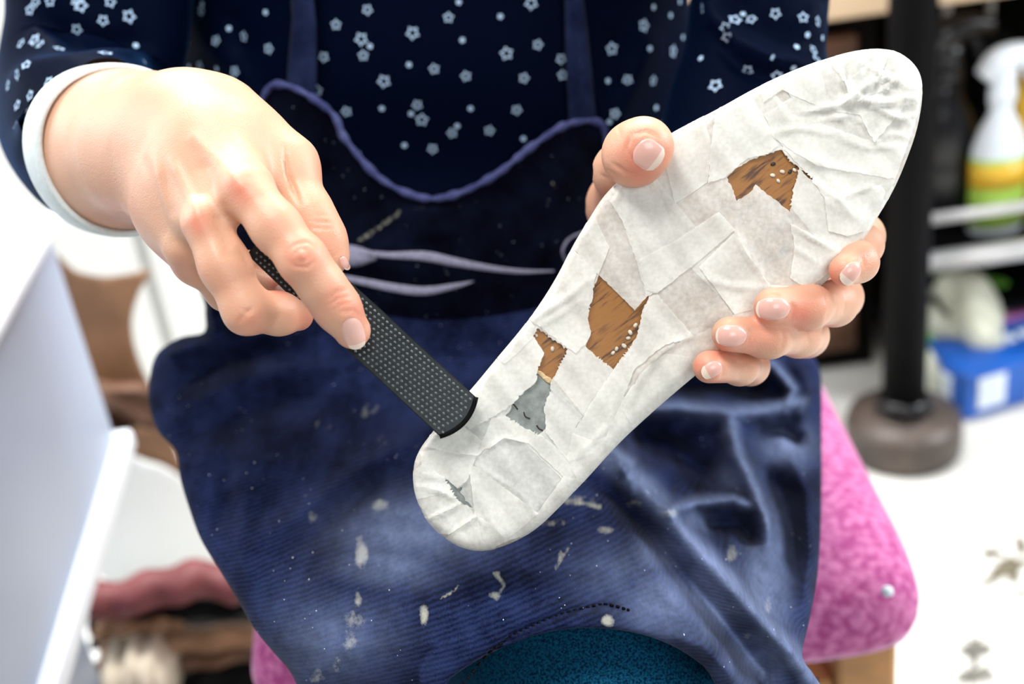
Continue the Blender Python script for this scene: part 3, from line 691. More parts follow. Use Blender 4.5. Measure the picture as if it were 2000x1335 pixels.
def strip(poly, lay, torn=.5, holes=True, grow=0):
    """one strip of tape: its own outline, its own height in the stack, wrapping over the edge of the last"""
    pl = resample(poly, 5, jit=torn, seed=int(abs(poly[0][0] * 7 + poly[1][1])))
    x0, y0 = pl.min(0); x1, y1 = pl.max(0)
    # clip to the outline: points outside are pulled onto it
    s = sdist(pl[:, 0], pl[:, 1], OUT)
    if (s < -1).any():
        o = resample(OUT, 2); 
        for i in np.where(s < 0)[0]:
            k = np.argmin(((o - pl[i]) ** 2).sum(1)); pl[i] = o[k]
        keep = [0]
        for i in range(1, len(pl)):
            if np.hypot(*(pl[i] - pl[keep[-1]])) > 1.2: keep.append(i)
        pl = pl[keep]
    hs = []
    for h in HOLES if holes else ():
        if inside(h[:, 0], h[:, 1], pl).all(): hs.append(h)
    v, f = cdt(pl, 6.5, hs)
    if holes:
        c = v[f].mean(1); k = np.ones(len(f), bool)
        for h in HOLES: k &= ~inside(c[:, 0], c[:, 1], h)
        f = f[k]
    d = sole(v[:, 0], v[:, 1]) - LY * (lay + 1) - .0006
    V = C(v[:, 0], v[:, 1], d); uv = V[:, :2] + np.array([lay * .37, lay * .11]); fc = [tuple(t) for t in f]
    # continue around the side where the strip meets the outline
    be = boundary_edges(f); sd = sdist(v[:, 0], v[:, 1], OUT); out = {a for e in be for a in e if sd[a] < 1.5}
    mp = {}; sc = v[:, :2]
    for ins, dd in ((-1.2, .003), (-1.0, .009), (3, .016)):
        new = {}
        for a in out:
            n_ = np.array([sdist(v[a, 0] + 3, v[a, 1], OUT) - sdist(v[a, 0] - 3, v[a, 1], OUT), sdist(v[a, 0], v[a, 1] + 3, OUT) - sdist(v[a, 0], v[a, 1] - 3, OUT)]).ravel()
            n_ = n_ / (np.hypot(*n_) + 1e-9)
            p = v[a] + n_ * (ins - lay * .15); new[a] = len(V); V = np.concatenate([V, C(p[0], p[1], d[a] + dd)[None]]); uv = np.concatenate([uv, uv[a][None] + [[dd, dd]]])
        for a, b in be:
            if a in out and b in out:
                pa, pb = (mp[a], mp[b]) if mp else (a, b); fc.append((pb, pa, new[a], new[b]))
        mp = new
    me = mesh_np('tape_strip', toW(V), fc); set_uv(me, uv)
    return link('tape_strip', me, MT['tape'], last)
# full cover in five wide bottom strips, cut round the torn gaps
axv = np.array([850., -780.]) / math.hypot(850, 780); pv = np.array([-axv[1], axv[0]])
def band(t0, t1, sk):
    o = np.array([890., 960.]); L = 1153.
    return [tuple(o + axv * (t0 * L) - pv * 420 ), tuple(o + axv * (t1 * L) - pv * 420), tuple(o + axv * ((t1 + sk) * L) + pv * 420), tuple(o + axv * ((t0 + sk) * L) + pv * 420)]
def clip_band(t0, t1, sk):
    o = resample(OUT, 6); b = band(t0, t1, sk)
    # Sutherland-Hodgman against the convex band
    P_ = [tuple(p) for p in o]; bb = b if sum((b[i][0] * b[(i + 1) % 4][1] - b[(i + 1) % 4][0] * b[i][1]) for i in range(4)) > 0 else b[::-1]
    for i in range(4):
        a, c = bb[i], bb[(i + 1) % 4]; Q = []
        g = lambda p: (c[0] - a[0]) * (p[1] - a[1]) - (c[1] - a[1]) * (p[0] - a[0])
        for j in range(len(P_)):
            p, q = P_[j - 1], P_[j]; gp, gq = g(p), g(q)
            if (gp >= 0) != (gq >= 0):
                t = gp / (gp - gq); Q.append((p[0] + (q[0] - p[0]) * t, p[1] + (q[1] - p[1]) * t))
            if gq >= 0: Q.append(q)
        P_ = Q
    return P_
for i, (a, b, sk) in enumerate(((-.3, .14, .02), (.115, .31, .05), (.27, .62, -.04), (.53, .84, .04), (.76, 1.5, -.03))):
    strip(clip_band(a, b, sk), -.5 + (i % 2) * .5, .25)
S = [
 # forefoot and toe
 (1, .3, [(1306, 264), (1375, 227), (1390, 285), (1382, 355), (1350, 378), (1318, 397), (1302, 330)]),
 (2, .8, [(1398, 216), (1462, 182), (1492, 227), (1511, 259), (1519, 285), (1500, 301), (1458, 310), (1417, 346), (1383, 358), (1388, 285)]),
 (3, .5, [(1485, 165), (1548, 138), (1600, 118), (1620, 210), (1596, 206), (1548, 186), (1528, 175), (1490, 200)]),
 (2, 1.0, [(1530, 165), (1641, 105), (1708, 94), (1785, 118), (1802, 154), (1795, 218), (1738, 380), (1700, 445), (1654, 461), (1618, 451), (1609, 384), (1570, 333), (1535, 294), (1511, 259), (1492, 224), (1545, 190)]),
 (4, .8, [(1567, 218), (1644, 192), (1679, 160), (1740, 144), (1775, 198), (1708, 278), (1679, 224), (1620, 215)]),
 (3, .8, [(1620, 120), (1690, 98), (1745, 100), (1790, 140), (1798, 200), (1770, 205), (1720, 190), (1660, 175)]),
 (5, .6, [(1650, 160), (1700, 120), (1735, 108), (1720, 150), (1750, 170), (1700, 185), (1665, 205)]),
 (3, .8, [(1505, 262), (1600, 240), (1700, 275), (1780, 262), (1748, 350), (1690, 340), (1600, 325), (1540, 290)]),
 (4, .6, [(1611, 384), (1660, 380), (1720, 360), (1730, 375), (1695, 450), (1654, 461), (1618, 451)]),
 (1, .8, [(1190, 392), (1228, 340), (1275, 345), (1292, 387), (1318, 464), (1330, 490), (1300, 560), (1262, 580), (1246, 520), (1215, 430)]),
 (2, .6, [(1404, 413), (1435, 449), (1370, 505), (1284, 572), (1262, 566), (1246, 508), (1318, 470)]),
 (3, .5, [(1432, 455), (1458, 490), (1504, 556), (1486, 600), (1434, 613), (1400, 567), (1365, 521)]),
 #(1, .8, [(1474, 361), (1543, 415), (1547, 482), (1539, 539), (1560, 560), (1504, 560), (1458, 495), (1434, 448), (1437, 393), (1462, 378)]),
 #(2, .8, [(1561, 330), (1604, 378), (1617, 456), (1639, 491), (1590, 460), (1543, 435), (1550, 370)]),
 (3, .6, [(1543, 435), (1590, 460), (1645, 492), (1622, 530), (1578, 563), (1543, 543), (1552, 480)]),
 (2, .7, [(1504, 556), (1600, 560), (1560, 600), (1440, 670), (1420, 625), (1434, 613)]),
 # waist
 (2, .5, [(1120, 484), (1146, 436), (1160, 420), (1190, 483), (1169, 536), (1142, 510)]),
 #(1, .6, [(1165, 412), (1199, 385), (1215, 430), (1262, 572), (1240, 606), (1205, 571), (1169, 537), (1190, 483)]),
 (2, .9, [(1108, 500), (1119, 486), (1164, 529), (1157, 585), (1148, 621), (1154, 651), (1143, 672), (1124, 690), (1080, 657), (1033, 623), (1060, 585)]),
 (3, .5, [(1026, 630), (1050, 638), (1041, 658), (1010, 690), (986, 710), (968, 698)]),
 (2, 1.2, [(966, 700), (1041, 656), (1063, 689), (1058, 700), (1048, 743), (1032, 758), (999, 790), (960, 815), (915, 838), (893, 812), (915, 760)]),
 #(1, .9, [(1124, 690), (1143, 675), (1198, 721), (1165, 770), (1137, 812), (1075, 753), (1095, 710), (1109, 682)]),
 (3, .9, [(1075, 753), (1137, 812), (1118, 845), (1157, 865), (1160, 885), (1110, 900), (1066, 845), (1066, 820), (1062, 799), (1073, 770)]),
 (3, 1.0, [(1262, 580), (1284, 574), (1358, 660), (1300, 672), (1240, 720), (1185, 860), (1137, 872), (1118, 845), (1165, 770), (1198, 721), (1246, 651), (1254, 611)]),
 (4, .8, [(1388, 640), (1420, 680), (1350, 740), (1210, 865), (1185, 850), (1215, 780), (1260, 720), (1330, 665)]),
 (5, .6, [(1300, 690), (1380, 700), (1345, 745), (1240, 838), (1215, 800), (1250, 730)]),
 #(2, .6, [(1284, 572), (1365, 521), (1434, 613), (1400, 640), (1370, 660), (1330, 640)]),
 # heel
 (1, .9, [(960, 815), (988, 812), (1054, 846), (1032, 865), (985, 855), (931, 889), (944, 857)]),
 #(1, .4, [(931, 889), (985, 862), (1032, 865), (1104, 933), (1047, 1007), (985, 950)]),
 (4, .6, [(915, 905), (937, 915), (1052, 1002), (984, 1058), (928, 1011), (923, 970)]),
 (2, .6, [(842, 848), (900, 828), (940, 860), (931, 889), (890, 886), (850, 876), (828, 872)]),
 (3, .6, [(820, 882), (855, 876), (931, 889), (915, 933), (909, 941), (893, 952), (868, 931), (824, 908)]),
 (4, .7, [(806, 920), (824, 905), (868, 931), (890, 965), (906, 980), (833, 1015), (805, 955)]),
 (5, .5, [(808, 950), (860, 952), (872, 962), (815, 975)]),
 (5, .7, [(828, 1010), (905, 978), (931, 1008), (877, 1043), (850, 1040)]),
 (6, .6, [(870, 1050), (931, 1008), (947, 1075), (905, 1074)]),
 (5, .6, [(931, 1008), (943, 1012), (990, 1052), (956, 1078), (940, 1076)]),
 (2, .6, [(1054, 846), (1107, 889), (1126, 936), (1104, 935), (1032, 865)]),
 (4, .6, [(1118, 845), (1160, 860), (1190, 850), (1212, 862), (1140, 945), (1126, 936), (1107, 895)]),
 (3, .6, [(1100, 930), (1140, 938), (1075, 1010), (1040, 1040), (984, 1058), (1047, 1004)]),
]
for lay, torn, pl in S: strip(pl, lay, torn)

# ------------------------------------------------------------------ the rasp
rasp = root('rasp', 'flat black hand rasp with rows of small raised teeth, tip on the taped last', 'rasp')
def rasp_pt(u, v, w):
    """u along from the tip (m), v across, w above the face; rides from (893,812) to the palm"""
    a = C(893, 812, .4905); b = C(515, 462, .4945); ax = (b - a) / np.linalg.norm(b - a)
    n = np.array([0.03, -.10, -1.0]); n -= ax * (n @ ax); n /= np.linalg.norm(n); s = np.cross(n, ax)
    u, v, w = [np.asarray(z, float)[..., None] for z in (u, v, w)]
    return a + ax * u + s * v + n * w
RL = float(np.linalg.norm(C(515, 462, .4945) - C(893, 812, .4905))); RWD = .0102
# plate: arced end, bevelled rims
no = 14; ou = []
for t in np.linspace(-1, 1, no): ou.append((-.0030 * (1 - t * t), t * RWD))
ou += [(RL * .5, RWD * 1.0), (RL, RWD * .92), (RL + .001, 0), (RL, -RWD * .92), (RL * .5, -RWD)]
ou = np.array(ou); k = len(ou); cen = ou.mean(0)
V = []; 
for w, ins in ((0, .0004), (-.0004, 0), (-.0030, 0), (-.0034, .0004)):
    q = ou - np.sign(ou - [RL / 2, 0]) * ins; V.append(rasp_pt(q[:, 0], q[:, 1], np.full(k, w)))
V = np.concatenate(V); fc = [tuple(range(k))]
for r in range(3):
    for i in range(k): fc.append((r * k + i, (r + 1) * k + i, (r + 1) * k + (i + 1) % k, r * k + (i + 1) % k))
fc.append(tuple(range(3 * k, 4 * k))[::-1])
blade = link('blade', mesh_np('blade', toW(V), fc), MT['steel'], rasp, smooth=False)
# raised rim at the working end
e = np.linspace(-1, 1, 14); tube('end_rim', rasp_pt(-.0032 * (1 - e * e) - .0002, e * RWD, np.full(14, -.0012)), .0011, MT['black'], rasp, n=8)
V = []; fc = []
nu = int(RL / .00218)
for i in range(-4, nu):
    for j in range(10):
        v = -RWD + .0011 + (j + .5) * (2 * RWD - .0022) / 10; u = .0008 + i * .00218 + j * .00062
        if u < -.0028 * (1 - (v / RWD) ** 2) + .0006 or u > RL - .002: continue
        if u < -.0022 * (1 - (v / RWD) ** 2) + .0006: continue
        o = len(V); r = .00056
        q = [(u - r * 1.2, v, 0), (u - r * .2, v - r, 0), (u + r, v - r * .5, 0), (u + r, v + r * .5, 0), (u - r * .2, v + r, 0), (u + r * .2, v - r * .3, .00085), (u + r * .2, v + r * .3, .00085), (u - r * .5, v, .0004)]
        V += [rasp_pt(a, b, c) for a, b, c in q]
        fc += [(o, o + 1, o + 7), (o + 1, o + 2, o + 5), (o + 1, o + 5, o + 7), (o + 2, o + 3, o + 6, o + 5), (o + 3, o + 4, o + 6), (o + 4, o + 7, o + 6), (o + 4, o, o + 7), (o + 5, o + 6, o + 7)]
teeth = link('teeth', mesh_np('teeth', toW(np.array(V)), fc), MT['tooth'], rasp, smooth=False); teeth['kind'] = 'stuff'

# ------------------------------------------------------------------ clothes (children of the person)
def ss(x): x = np.clip(x, 0, 1); return x * x * (3 - 2 * x)
def ridges(px, py, L):
    """L: (polyline, width px, height m, softness) ; + = towards the viewer"""
    w = np.zeros(np.shape(px))
    for pl, wd, h in L:
        x0, y0 = np.min(pl, 0) - 3 * wd; x1, y1 = np.max(pl, 0) + 3 * wd
        m = (px > x0) & (px < x1) & (py > y0) & (py < y1)
        if m.any():
            d, t = seg_dist(px[m], py[m], pl, want_t=True)
            w[m] += h * np.exp(-np.abs(d / wd) ** 1.6) * np.clip(np.minimum(t, 1 - t) * 5 + .25, 0, 1)
    return w
RK = 1.8
# shirt front
def d_shirt(px, py):
    u = np.clip((px - 845) / 512.0, -1, 1)
    d = .690 + .00008 * (py - 100) + .095 * (1 - np.sqrt(np.maximum(1 - np.abs(u) ** 2.6, 0)))
    d = d + .012 * np.exp(-((py - 330) / 130.) ** 2) * np.exp(-((px - 845) / 300.) ** 2)
    return d - ridges(px, py, SHIRT_R)
SHIRT_R = [([(1290, 60), (1240, 160), (1200, 260)], 26, .006), ([(1180, 60), (1225, 180)], 30, -.004), ([(380, 60), (470, 150), (520, 260)], 26, .005), ([(450, 20), (480, 110)], 20, -.004)]
SHP = catmull([(352, -60), (338, 40), (345, 160), (352, 260), (380, 420), (420, 600), (700, 640), (1000, 640), (1260, 620), (1290, 460), (1312, 330), (1318, 250), (1330, 180), (1350, 90), (1346, 0), (1335, -60)], 4)
shirt = relief('shirt', resample(SHP, 9), d_shirt, 10, MT['shirt'], person, back=[(.02, 2), (.06, 6), (.12, 30), (.16, 90)])
# shoulders and back of the top, above the picture, added to shade bib and lap
p0 = toW(C(845, 0, .815)); sh = np.array([p0 + [0, .00, .0], p0 + [0, .01, .10], p0 + [0, .02, .20], p0 + [0, .02, .27], p0 + [0, .02, .32]])
tube('shirt_shoulders', sh, [.150, .170, .185, .16, .06], MT['shirt'], shirt, n=40, sub=4, flat=.62, world=True, flatdir=[0, 1, 0])
# sleeves
def sleeve(name, joints, folds):
    j = np.array(joints, float); pts = C(j[:, 0], j[:, 1], j[:, 2]); rad = j[:, 3] * j[:, 2] / F
    def disp(V):
        x, y = PX(V); w = ridges(x, y, folds) * (V[..., 2] < .74)
        return w
    return tube(name, pts, rad, MT['shirt'], person, n=72, sub=9, disp=disp, cap=False)
LSF = [([(20, 160), (80, 140), (200, 118), (300, 112)], 18, .007), ([(30, 240), (60, 190), (110, 150), (200, 135)], 14, -.006), ([(40, 260), (70, 200), (130, 160)], 14, .005),
       ([(45, 320), (60, 260), (90, 210)], 12, -.004), ([(80, 30), (150, 80), (290, 90)], 26, -.005), ([(60, 60), (120, 95)], 20, .004)]
sl = sleeve('sleeve', [(420, -640, .76, 150), (300, -460, .73, 180), (225, -240, .71, 178), (200, -60, .70, 176), (192, 60, .70, 172), (172, 160, .695, 168), (166, 230, .672, 165), (190, 275, .63, 162), (214, 291, .600, 160)], LSF)
RSF = [([(1382, -20), (1400, 40), (1440, 90), (1500, 124), (1560, 130), (1612, 122)], 15, .008), ([(1400, 75), (1450, 125), (1510, 150)], 16, -.006), ([(1430, -20), (1470, 40), (1560, 80)], 30, -.005), ([(1590, 0), (1580, 80)], 14, .003)]
sr = sleeve('sleeve', [(1260, -640, .75, 130), (1390, -460, .71, 150), (1465, -240, .69, 138), (1484, -60, .68, 134), (1480, 30, .678, 134), (1470, 120, .672, 136), (1440, 220, .665, 138), (1410, 300, .655, 128), (1385, 360, .645, 118)], RSF)
# white rib cuff: a folded band round the forearm
cc = C(236, 292, .575); ax_ = C(340, 292, .526) - C(190, 288, .604); ax_ /= np.linalg.norm(ax_)
e1 = np.cross(ax_, [0, 1, 0]); e1 /= np.linalg.norm(e1); e2 = np.cross(ax_, e1)
def cuff(name, prof, m):
    n = 72; th = np.arange(n) * 2 * math.pi / n; V = []; fc = []
    for r, w in prof: V.append(cc + (r + .0006 * np.sin(3 * th))[:, None] * (np.cos(th)[:, None] * e1 + np.sin(th)[:, None] * e2) + ax_ * w)
    V = np.concatenate(V); k = len(prof)
    for i in range(k):
        i2 = (i + 1) % k
        for j in range(n): fc.append((i * n + j, i * n + (j + 1) % n, i2 * n + (j + 1) % n, i2 * n + j))
    me = mesh_np(name, toW(V), fc); set_uv(me, V[:, :2]); return link(name, me, m, sl)
cuff('cuff', [(.0375, -.016), (.0388, -.015), (.0388, -.002), (.0384, .0045), (.0372, .0055), (.0356, .0045), (.0345, -.004), (.0345, -.014)], MT['cuff'])
# printed stars
ST = [(520,24,0),(448,56,0),(478,71,1),(526,95,1),(423,80,1),(368,81,1),(395,21,1),(397,8,0),(356,21,1),(371,131,0),(392,129,1),(425,134,0),(460,139,1),(454,155,0),(465,170,1),(657,48,1),(718,19,1),(706,76,2),(723,90,0),(710,108,1),
 (633,111,1),(806,64,2),(876,34,1),(896,4,0),(903,78,0),(977,32,0),(1037,6,2),(799,126,0),(848,134,1),(750,158,2),(910,148,1),(989,104,2),(1050,87,1),(1023,152,1),(1095,115,1),(1098,146,1),(815,204,1),(677,217,1),
 (746,211,0),(803,221,0),(824,233,2),(919,211,0),(1009,214,1),(893,245,0),(883,259,1),(956,254,1),(621,176,1),(1256,50,2),(1275,14,0),(1308,30,0),(1326,3,0),(1194,95,2),(1268,95,0),(1313,100,2),(1332,73,0),
 (1186,158,0),(1226,156,1),(1274,157,1),(1330,136,0),(1321,192,1),(1280,210,0),(1201,222,1),(1190,237,0),(1294,240,0),(1022,270,0),(845,290,1),(790,283,0),(640,250,1),(700,300,0)]
SL = [(71,4,1),(99,3,1),(60,20,1),(158,11,2),(150,3,1),(201,40,1),(251,32,2),(151,57,1),(206,106,2),(265,90,0),(280,122,0),(69,79,2),(80,88,1),(115,97,1),(43,86,1),(53,128,1),(36,146,1),(97,161,1),(61,187,1),(36,206,1),(54,210,1),(33,244,1),(18,167,1),(215,4,1)]
SR = [(1514,27,1),(1568,35,1),(1595,42,1),(1576,68,0),(1604,74,0),(1555,93,0),(1587,99,1),(1594,117,1),(1549,131,0),(1507,111,0),(1435,40,2),(1451,29,0),(1468,39,1),(1416,53,1),(1420,71,1),(1374,16,1),(1461,136,1),(1398,168,2),(1517,148,1),(1370,115,0),(1490,190,1),(1440,210,0)]
def stars(lst, parent, hit, name='star_print'):
    V = []; fc = []; r = random.Random(3)
    for x, y, k in lst:
        h0 = hit(x, y); hx = hit(x + 3, y); hy = hit(x, y + 3)
        if h0 is None or hx is None or hy is None: continue
        tx = hx - h0; ty = hy - h0; nrm = np.cross(tx, ty); nrm /= np.linalg.norm(nrm)
        if nrm @ h0 > 0: nrm = -nrm
        ax = np.array([1.0, 0, 0]); ax -= nrm * (nrm @ ax); ax /= np.linalg.norm(ax); ay = np.cross(nrm, ax)
        if ay[1] < 0: ay = -ay
        R = (.0017, .0031, .0039)[k]; ph = r.uniform(0, 6.28); o = len(V)
        for ring, (ro, ri) in enumerate((((1, .62), (.62, .36)) if k else ((1, .75), (.01, .01)))):
            for i in range(10):
                a = ph + i * math.pi / 5; q = R * (ro if i % 2 == 0 else ri)
                V.append(h0 + nrm * .0007 + q * (math.cos(a) * ax + math.sin(a) * ay))
        for i in range(10): fc.append((o + i, o + (i + 1) % 10, o + 10 + (i + 1) % 10, o + 10 + i))
    ob = link(name, mesh_np(name, toW(np.array(V)), fc), MT['star'], parent, smooth=False); ob['kind'] = 'stuff'
    return ob
stars(ST, shirt, lambda x, y: C(x, y, float(d_shirt(np.array([float(x)]), np.array([float(y)]))[0])))
from mathutils.bvhtree import BVHTree
def bvh_hit(o):
    b = BVHTree.FromPolygons([v.co.copy() for v in o.data.vertices], [tuple(p.vertices) for p in o.data.polygons])
    def f(x, y):
        r = ray(x, y); h = b.ray_cast(Vector(CAM), Vector(r))
        if h[0] is None: return None
        w = np.array(h[0]) - CAM; return np.array([w @ RT, -(w @ UP), w @ _f])
    return f
stars(SL, sl, bvh_hit(sl)); stars(SR, sr, bvh_hit(sr))

# apron skirt over the lap
TOPC = [(395, 560), (400, 540)]
AP = [(418, 545), (402, 600), (400, 648), (352, 660), (308, 690), (293, 740), (292, 790), (310, 842), (344, 880), (352, 930), (368, 985), (392, 1050), (425, 1105), (462, 1165), (500, 1230), (560, 1300), (620, 1360),
      (840, 1360), (880, 1322), (950, 1278), (1040, 1240), (1130, 1225), (1230, 1232), (1310, 1258), (1375, 1300), (1430, 1360), (1608, 1372), (1590, 1320), (1566, 1280), (1580, 1210), (1596, 1120), (1603, 1000), (1604, 860), (1603, 740), (1590, 700), (1560, 688), (1500, 640), (1440, 600), (1100, 560), (700, 540)]
APS = resample(catmull(AP, 4, closed=True), 6)
HEMY = [(880, 1322), (950, 1278), (1040, 1240), (1130, 1225), (1230, 1232), (1310, 1258), (1375, 1300), (1430, 1360)]
AR = [ # long pleats and knee edges on the right, + towards the viewer
 ([(1195, 900), (1262, 950), (1330, 1030), (1400, 1110), (1480, 1200), (1560, 1290), (1600, 1340)], 26, .017),
 ([(1140, 930), (1200, 975), (1265, 1040), (1330, 1120), (1400, 1200), (1470, 1290), (1520, 1345)], 34, -.016),
 ([(1120, 945), (1180, 985), (1240, 1050), (1300, 1140), (1370, 1230), (1440, 1330)], 26, .006),
 ([(1235, 800), (1330, 795), (1420, 806), (1500, 800), (1560, 786)], 17, .012), ([(1310, 700), (1430, 690), (1510, 715), (1548, 760), (1535, 800)], 13, .013), ([(1300, 752), (1400, 745), (1500, 762)], 24, -.020),
 ([(1424, 815), (1436, 880), (1470, 950), (1495, 1010), (1500, 1060)], 19, .014), ([(1225, 850), (1310, 880), (1400, 935)], 36, -.026), ([(1240, 930), (1320, 960)], 24, -.012), ([(1290, 1000), (1360, 980), (1430, 975), (1470, 990)], 15, .012),
 ([(1370, 1030), (1440, 1025), (1480, 1060)], 22, -.012), ([(1470, 850), (1530, 842), (1570, 870)], 16, -.014), ([(1490, 905), (1520, 960), (1545, 1040), (1555, 1130)], 24, -.012), ([(1540, 880), (1575, 960), (1580, 1080), (1570, 1200)], 18, .008),
 ([(1552, 700), (1575, 760), (1560, 830)], 14, .008), ([(1180, 870), (1230, 905)], 16, .010), ([(1200, 850), (1210, 900), (1225, 930)], 13, .008),
 ([(1290, 1230), (1370, 1262), (1440, 1330)], 14, .004),
 # thigh folds on the left
 ([(500, 1060), (600, 990), (720, 905), (830, 845)], 26, .006), ([(560, 1080), (680, 1000), (760, 930)], 26, -.005), ([(470, 900), (482, 980), (470, 1060), (500, 1150)], 22, .004), ([(430, 880), (440, 960), (430, 1040)], 22, -.004),
 ([(360, 800), (470, 745), (600, 715), (760, 700)], 24, .005), ([(350, 760), (450, 700), (560, 680)], 22, -.008), ([(320, 700), (370, 680), (420, 668)], 16, .006), ([(400, 850), (520, 790), (640, 760)], 40, -.006),
 ([(700, 1010), (780, 1000), (850, 1025)], 20, .004), ([(560, 1180), (700, 1090), (800, 1050)], 34, .004), ([(620, 1230), (760, 1150), (900, 1100)], 34, -.003),
 ([(410, 560), (415, 610), (425, 650)], 14, .008), ([(450, 590), (460, 650)], 18, -.010), ([(900, 1330), (1000, 1238), (1100, 1196), (1180, 1180), (1230, 1195)], 6, -.0022)]
def d_lap(px, py, roll=True):
    d = np.interp(py, [520, 600, 700, 800, 900, 1000, 1070, 1140, 1200, 1260, 1380], [.712, .714, .714, .680, .622, .578, .549, .522, .505, .494, .486])
    xr = np.interp(py, [700, 850, 1000, 1150, 1335], [1120, 1150, 1240, 1370, 1520])
    d = d + .045 * ss((px - xr) / 110.) * np.clip((1300 - py) / 500 + .35, .35, 1) + .02 * ss((px - 1400) / 180.)
    d = d + .025 * ss((1000 - px) / 500.) * np.clip((py - 800) / 200, 0, 1)
    d = d - RK * ridges(px, py, AR)
    if roll:
        s = sdist(px, py, APS); hem = seg_dist(px, py, HEMY)
        R = np.where(hem < 60, 10., 100.) * np.where(px > 1500, .35, 1)
        k = np.clip(1 - s / R, 0, 1); d = d + R * .00026 * (1 - np.sqrt(np.maximum(1 - k * k * .98, 0)))
    return d
STN = [((705, 1085), 17, 34, .62), ((702, 1055), 12, 20, .5), ((828, 1200), 12, 26, .62), ((690, 1210), 34, 26, .42), ((680, 1250), 20, 34, .45), ((970, 1122), 8, 10, .6), ((968, 1162), 16, 10, .62), ((1310, 1002), 22, 12, .6), ((1188, 1212), 16, 14, .65),
       ((1110, 975), 60, 16, .4), ((1180, 1035), 24, 10, .55), ((1095, 1085), 8, 14, .6), ((742, 985), 24, 16, .55), ((735, 1040), 20, 10, .3), ((610, 1010), 14, 24, .4), ((725, 800), 40, 30, .33), ((640, 830), 50, 40, .26),
       ((750, 860), 24, 24, .3), ((880, 1015), 14, 8, .3), ((605, 970), 22, 26, .25), ((660, 1300), 14, 30, .4), ((1430, 1080), 14, 22, .5), ((1500, 1180), 12, 30, .4), ((1080, 1020), 40, 12, .4), ((520, 900), 20, 30, .2), ((1460, 1240), 12, 12, .4),
       ((850, 930), 60, 20, .2), ((560, 760), 40, 20, .2), ((1240, 985), 60, 16, .3), ((730, 1280), 8, 40, .35), ((620, 1320), 24, 20, .4), ((700, 1170), 10, 24, .5), ((960, 1250), 30, 20, .15)]
def a_stain(px, py):
    w = np.zeros(np.shape(px))
    for (x, y), sx, sy, a in STN: w = np.maximum(w, a * np.exp(-(((px - x) / sx) ** 2 + ((py - y) / sy) ** 2) ** 1.5))
    for pl, wd, a in (([(860, 1168), (880, 1158), (900, 1140)], 4, .5), ([(965, 1118), (985, 1140), (970, 1170)], 7, .55), ([(740, 1075), (800, 1030), (850, 1000)], 14, .25), ([(1060, 960), (1110, 975), (1170, 990)], 8, .5), ([(1110, 1070), (1085, 1110)], 6, .5)):
        w = np.maximum(w, a * np.exp(-(seg_dist(px, py, pl) / wd) ** 2))
    return w
def a_worn_lit(px, py):
    w = np.zeros(np.shape(px))
    for (x, y), sx, sy, a in (((800, 1030), 130, 60, .7), ((760, 1100), 90, 40, .5), ((640, 1260), 120, 90, .35), ((1290, 1080), 60, 40, .4), ((1400, 1180), 90, 70, .6), ((1500, 1110), 50, 120, .7), ((1540, 870), 50, 40, .8), ((1200, 1120), 90, 60, .25), ((1350, 1020), 40, 30, .5), ((1300, 1180), 80, 60, .6), ((1480, 1280), 60, 60, .7), ((1440, 930), 40, 40, .5)):
        w = np.maximum(w, a * np.exp(-(((px - x) / sx) ** 2 + ((py - y) / sy) ** 2)))
    for pl, wd, a in AR:
        if a > .009: w = np.maximum(w, .75 * np.exp(-(seg_dist(px, py, pl) / (wd * .8)) ** 2))  # painted highlight along each high fold
    return w
apron = relief('apron', APS, d_lap, 6, MT['apron'], person, back=[(.006, -1), (.02, 6), (.05, 22), (.09, 50)], attrs={'stain': a_stain, 'worn_lit': a_worn_lit})
# stitched hem line and its loose knot
hl = catmull([(905, 1335), (955, 1275), (1005, 1238), (1060, 1212), (1120, 1192), (1180, 1180), (1232, 1192)], 10)
for i in range(0, len(hl) - 2, 2):
    q = hl[i:i + 2]; tube('stitch', C(q[:, 0], q[:, 1], d_lap(q[:, 0], q[:, 1]) - .0005), .0006, MT['black'], apron, n=5)
# bib with its sagging top edge
TE = catmull([(500, 235), (512, 195), (530, 168), (562, 168), (605, 188), (652, 225), (668, 262), (690, 292), (722, 330), (752, 355), (792, 376), (842, 388), (900, 376), (970, 340), (1040, 285), (1100, 246), (1150, 236), (1176, 244), (1182, 268), (1188, 296)], 5)
def d_bib(px, py):
    ty = np.interp(px, [512, 560, 652, 722, 842, 970, 1100, 1180], [180, 168, 228, 330, 388, 340, 246, 240])
    k = np.exp(-np.maximum(py - ty, 0) / 110.)
    return d_shirt(px, py) - .016 - .014 * k * np.exp(-((px - 845) / 260.) ** 2) - ridges(px, py, BR)
BR = [([(560, 260), (590, 400), (600, 520)], 28, .006), ([(640, 300), (660, 430), (650, 520)], 30, -.005), ([(1130, 280), (1090, 400), (1060, 520)], 28, .006), ([(1170, 300), (1150, 420)], 20, -.005), ([(845, 400), (850, 470)], 46, .004), ([(720, 395), (770, 470)], 30, -.004)]
BP = np.concatenate([TE, catmull([(1215, 380), (1235, 480), (1240, 600), (1000, 625), (700, 625), (440, 610), (430, 480), (455, 350)], 4)])
def bibstain(px, py):
    w = np.zeros(np.shape(px))
    for pl, wd, a in (([(700, 470), (740, 445), (780, 415)], 6, .55), ([(668, 250), (675, 275)], 6, .6), ([(790, 400), (860, 405), (900, 398)], 16, .25), ([(1080, 360), (1082, 364)], 4, .6)): w = np.maximum(w, a * np.exp(-(seg_dist(px, py, pl) / wd) ** 2))
    return w
bib = relief('bib', resample(BP, 8), d_bib, 9, MT['bib'], apron, back=[(.002, 0)], attrs={'stain': bibstain, 'worn_lit': lambda x, y: np.zeros(len(x))})
q = resample(TE, 7, closed=False)
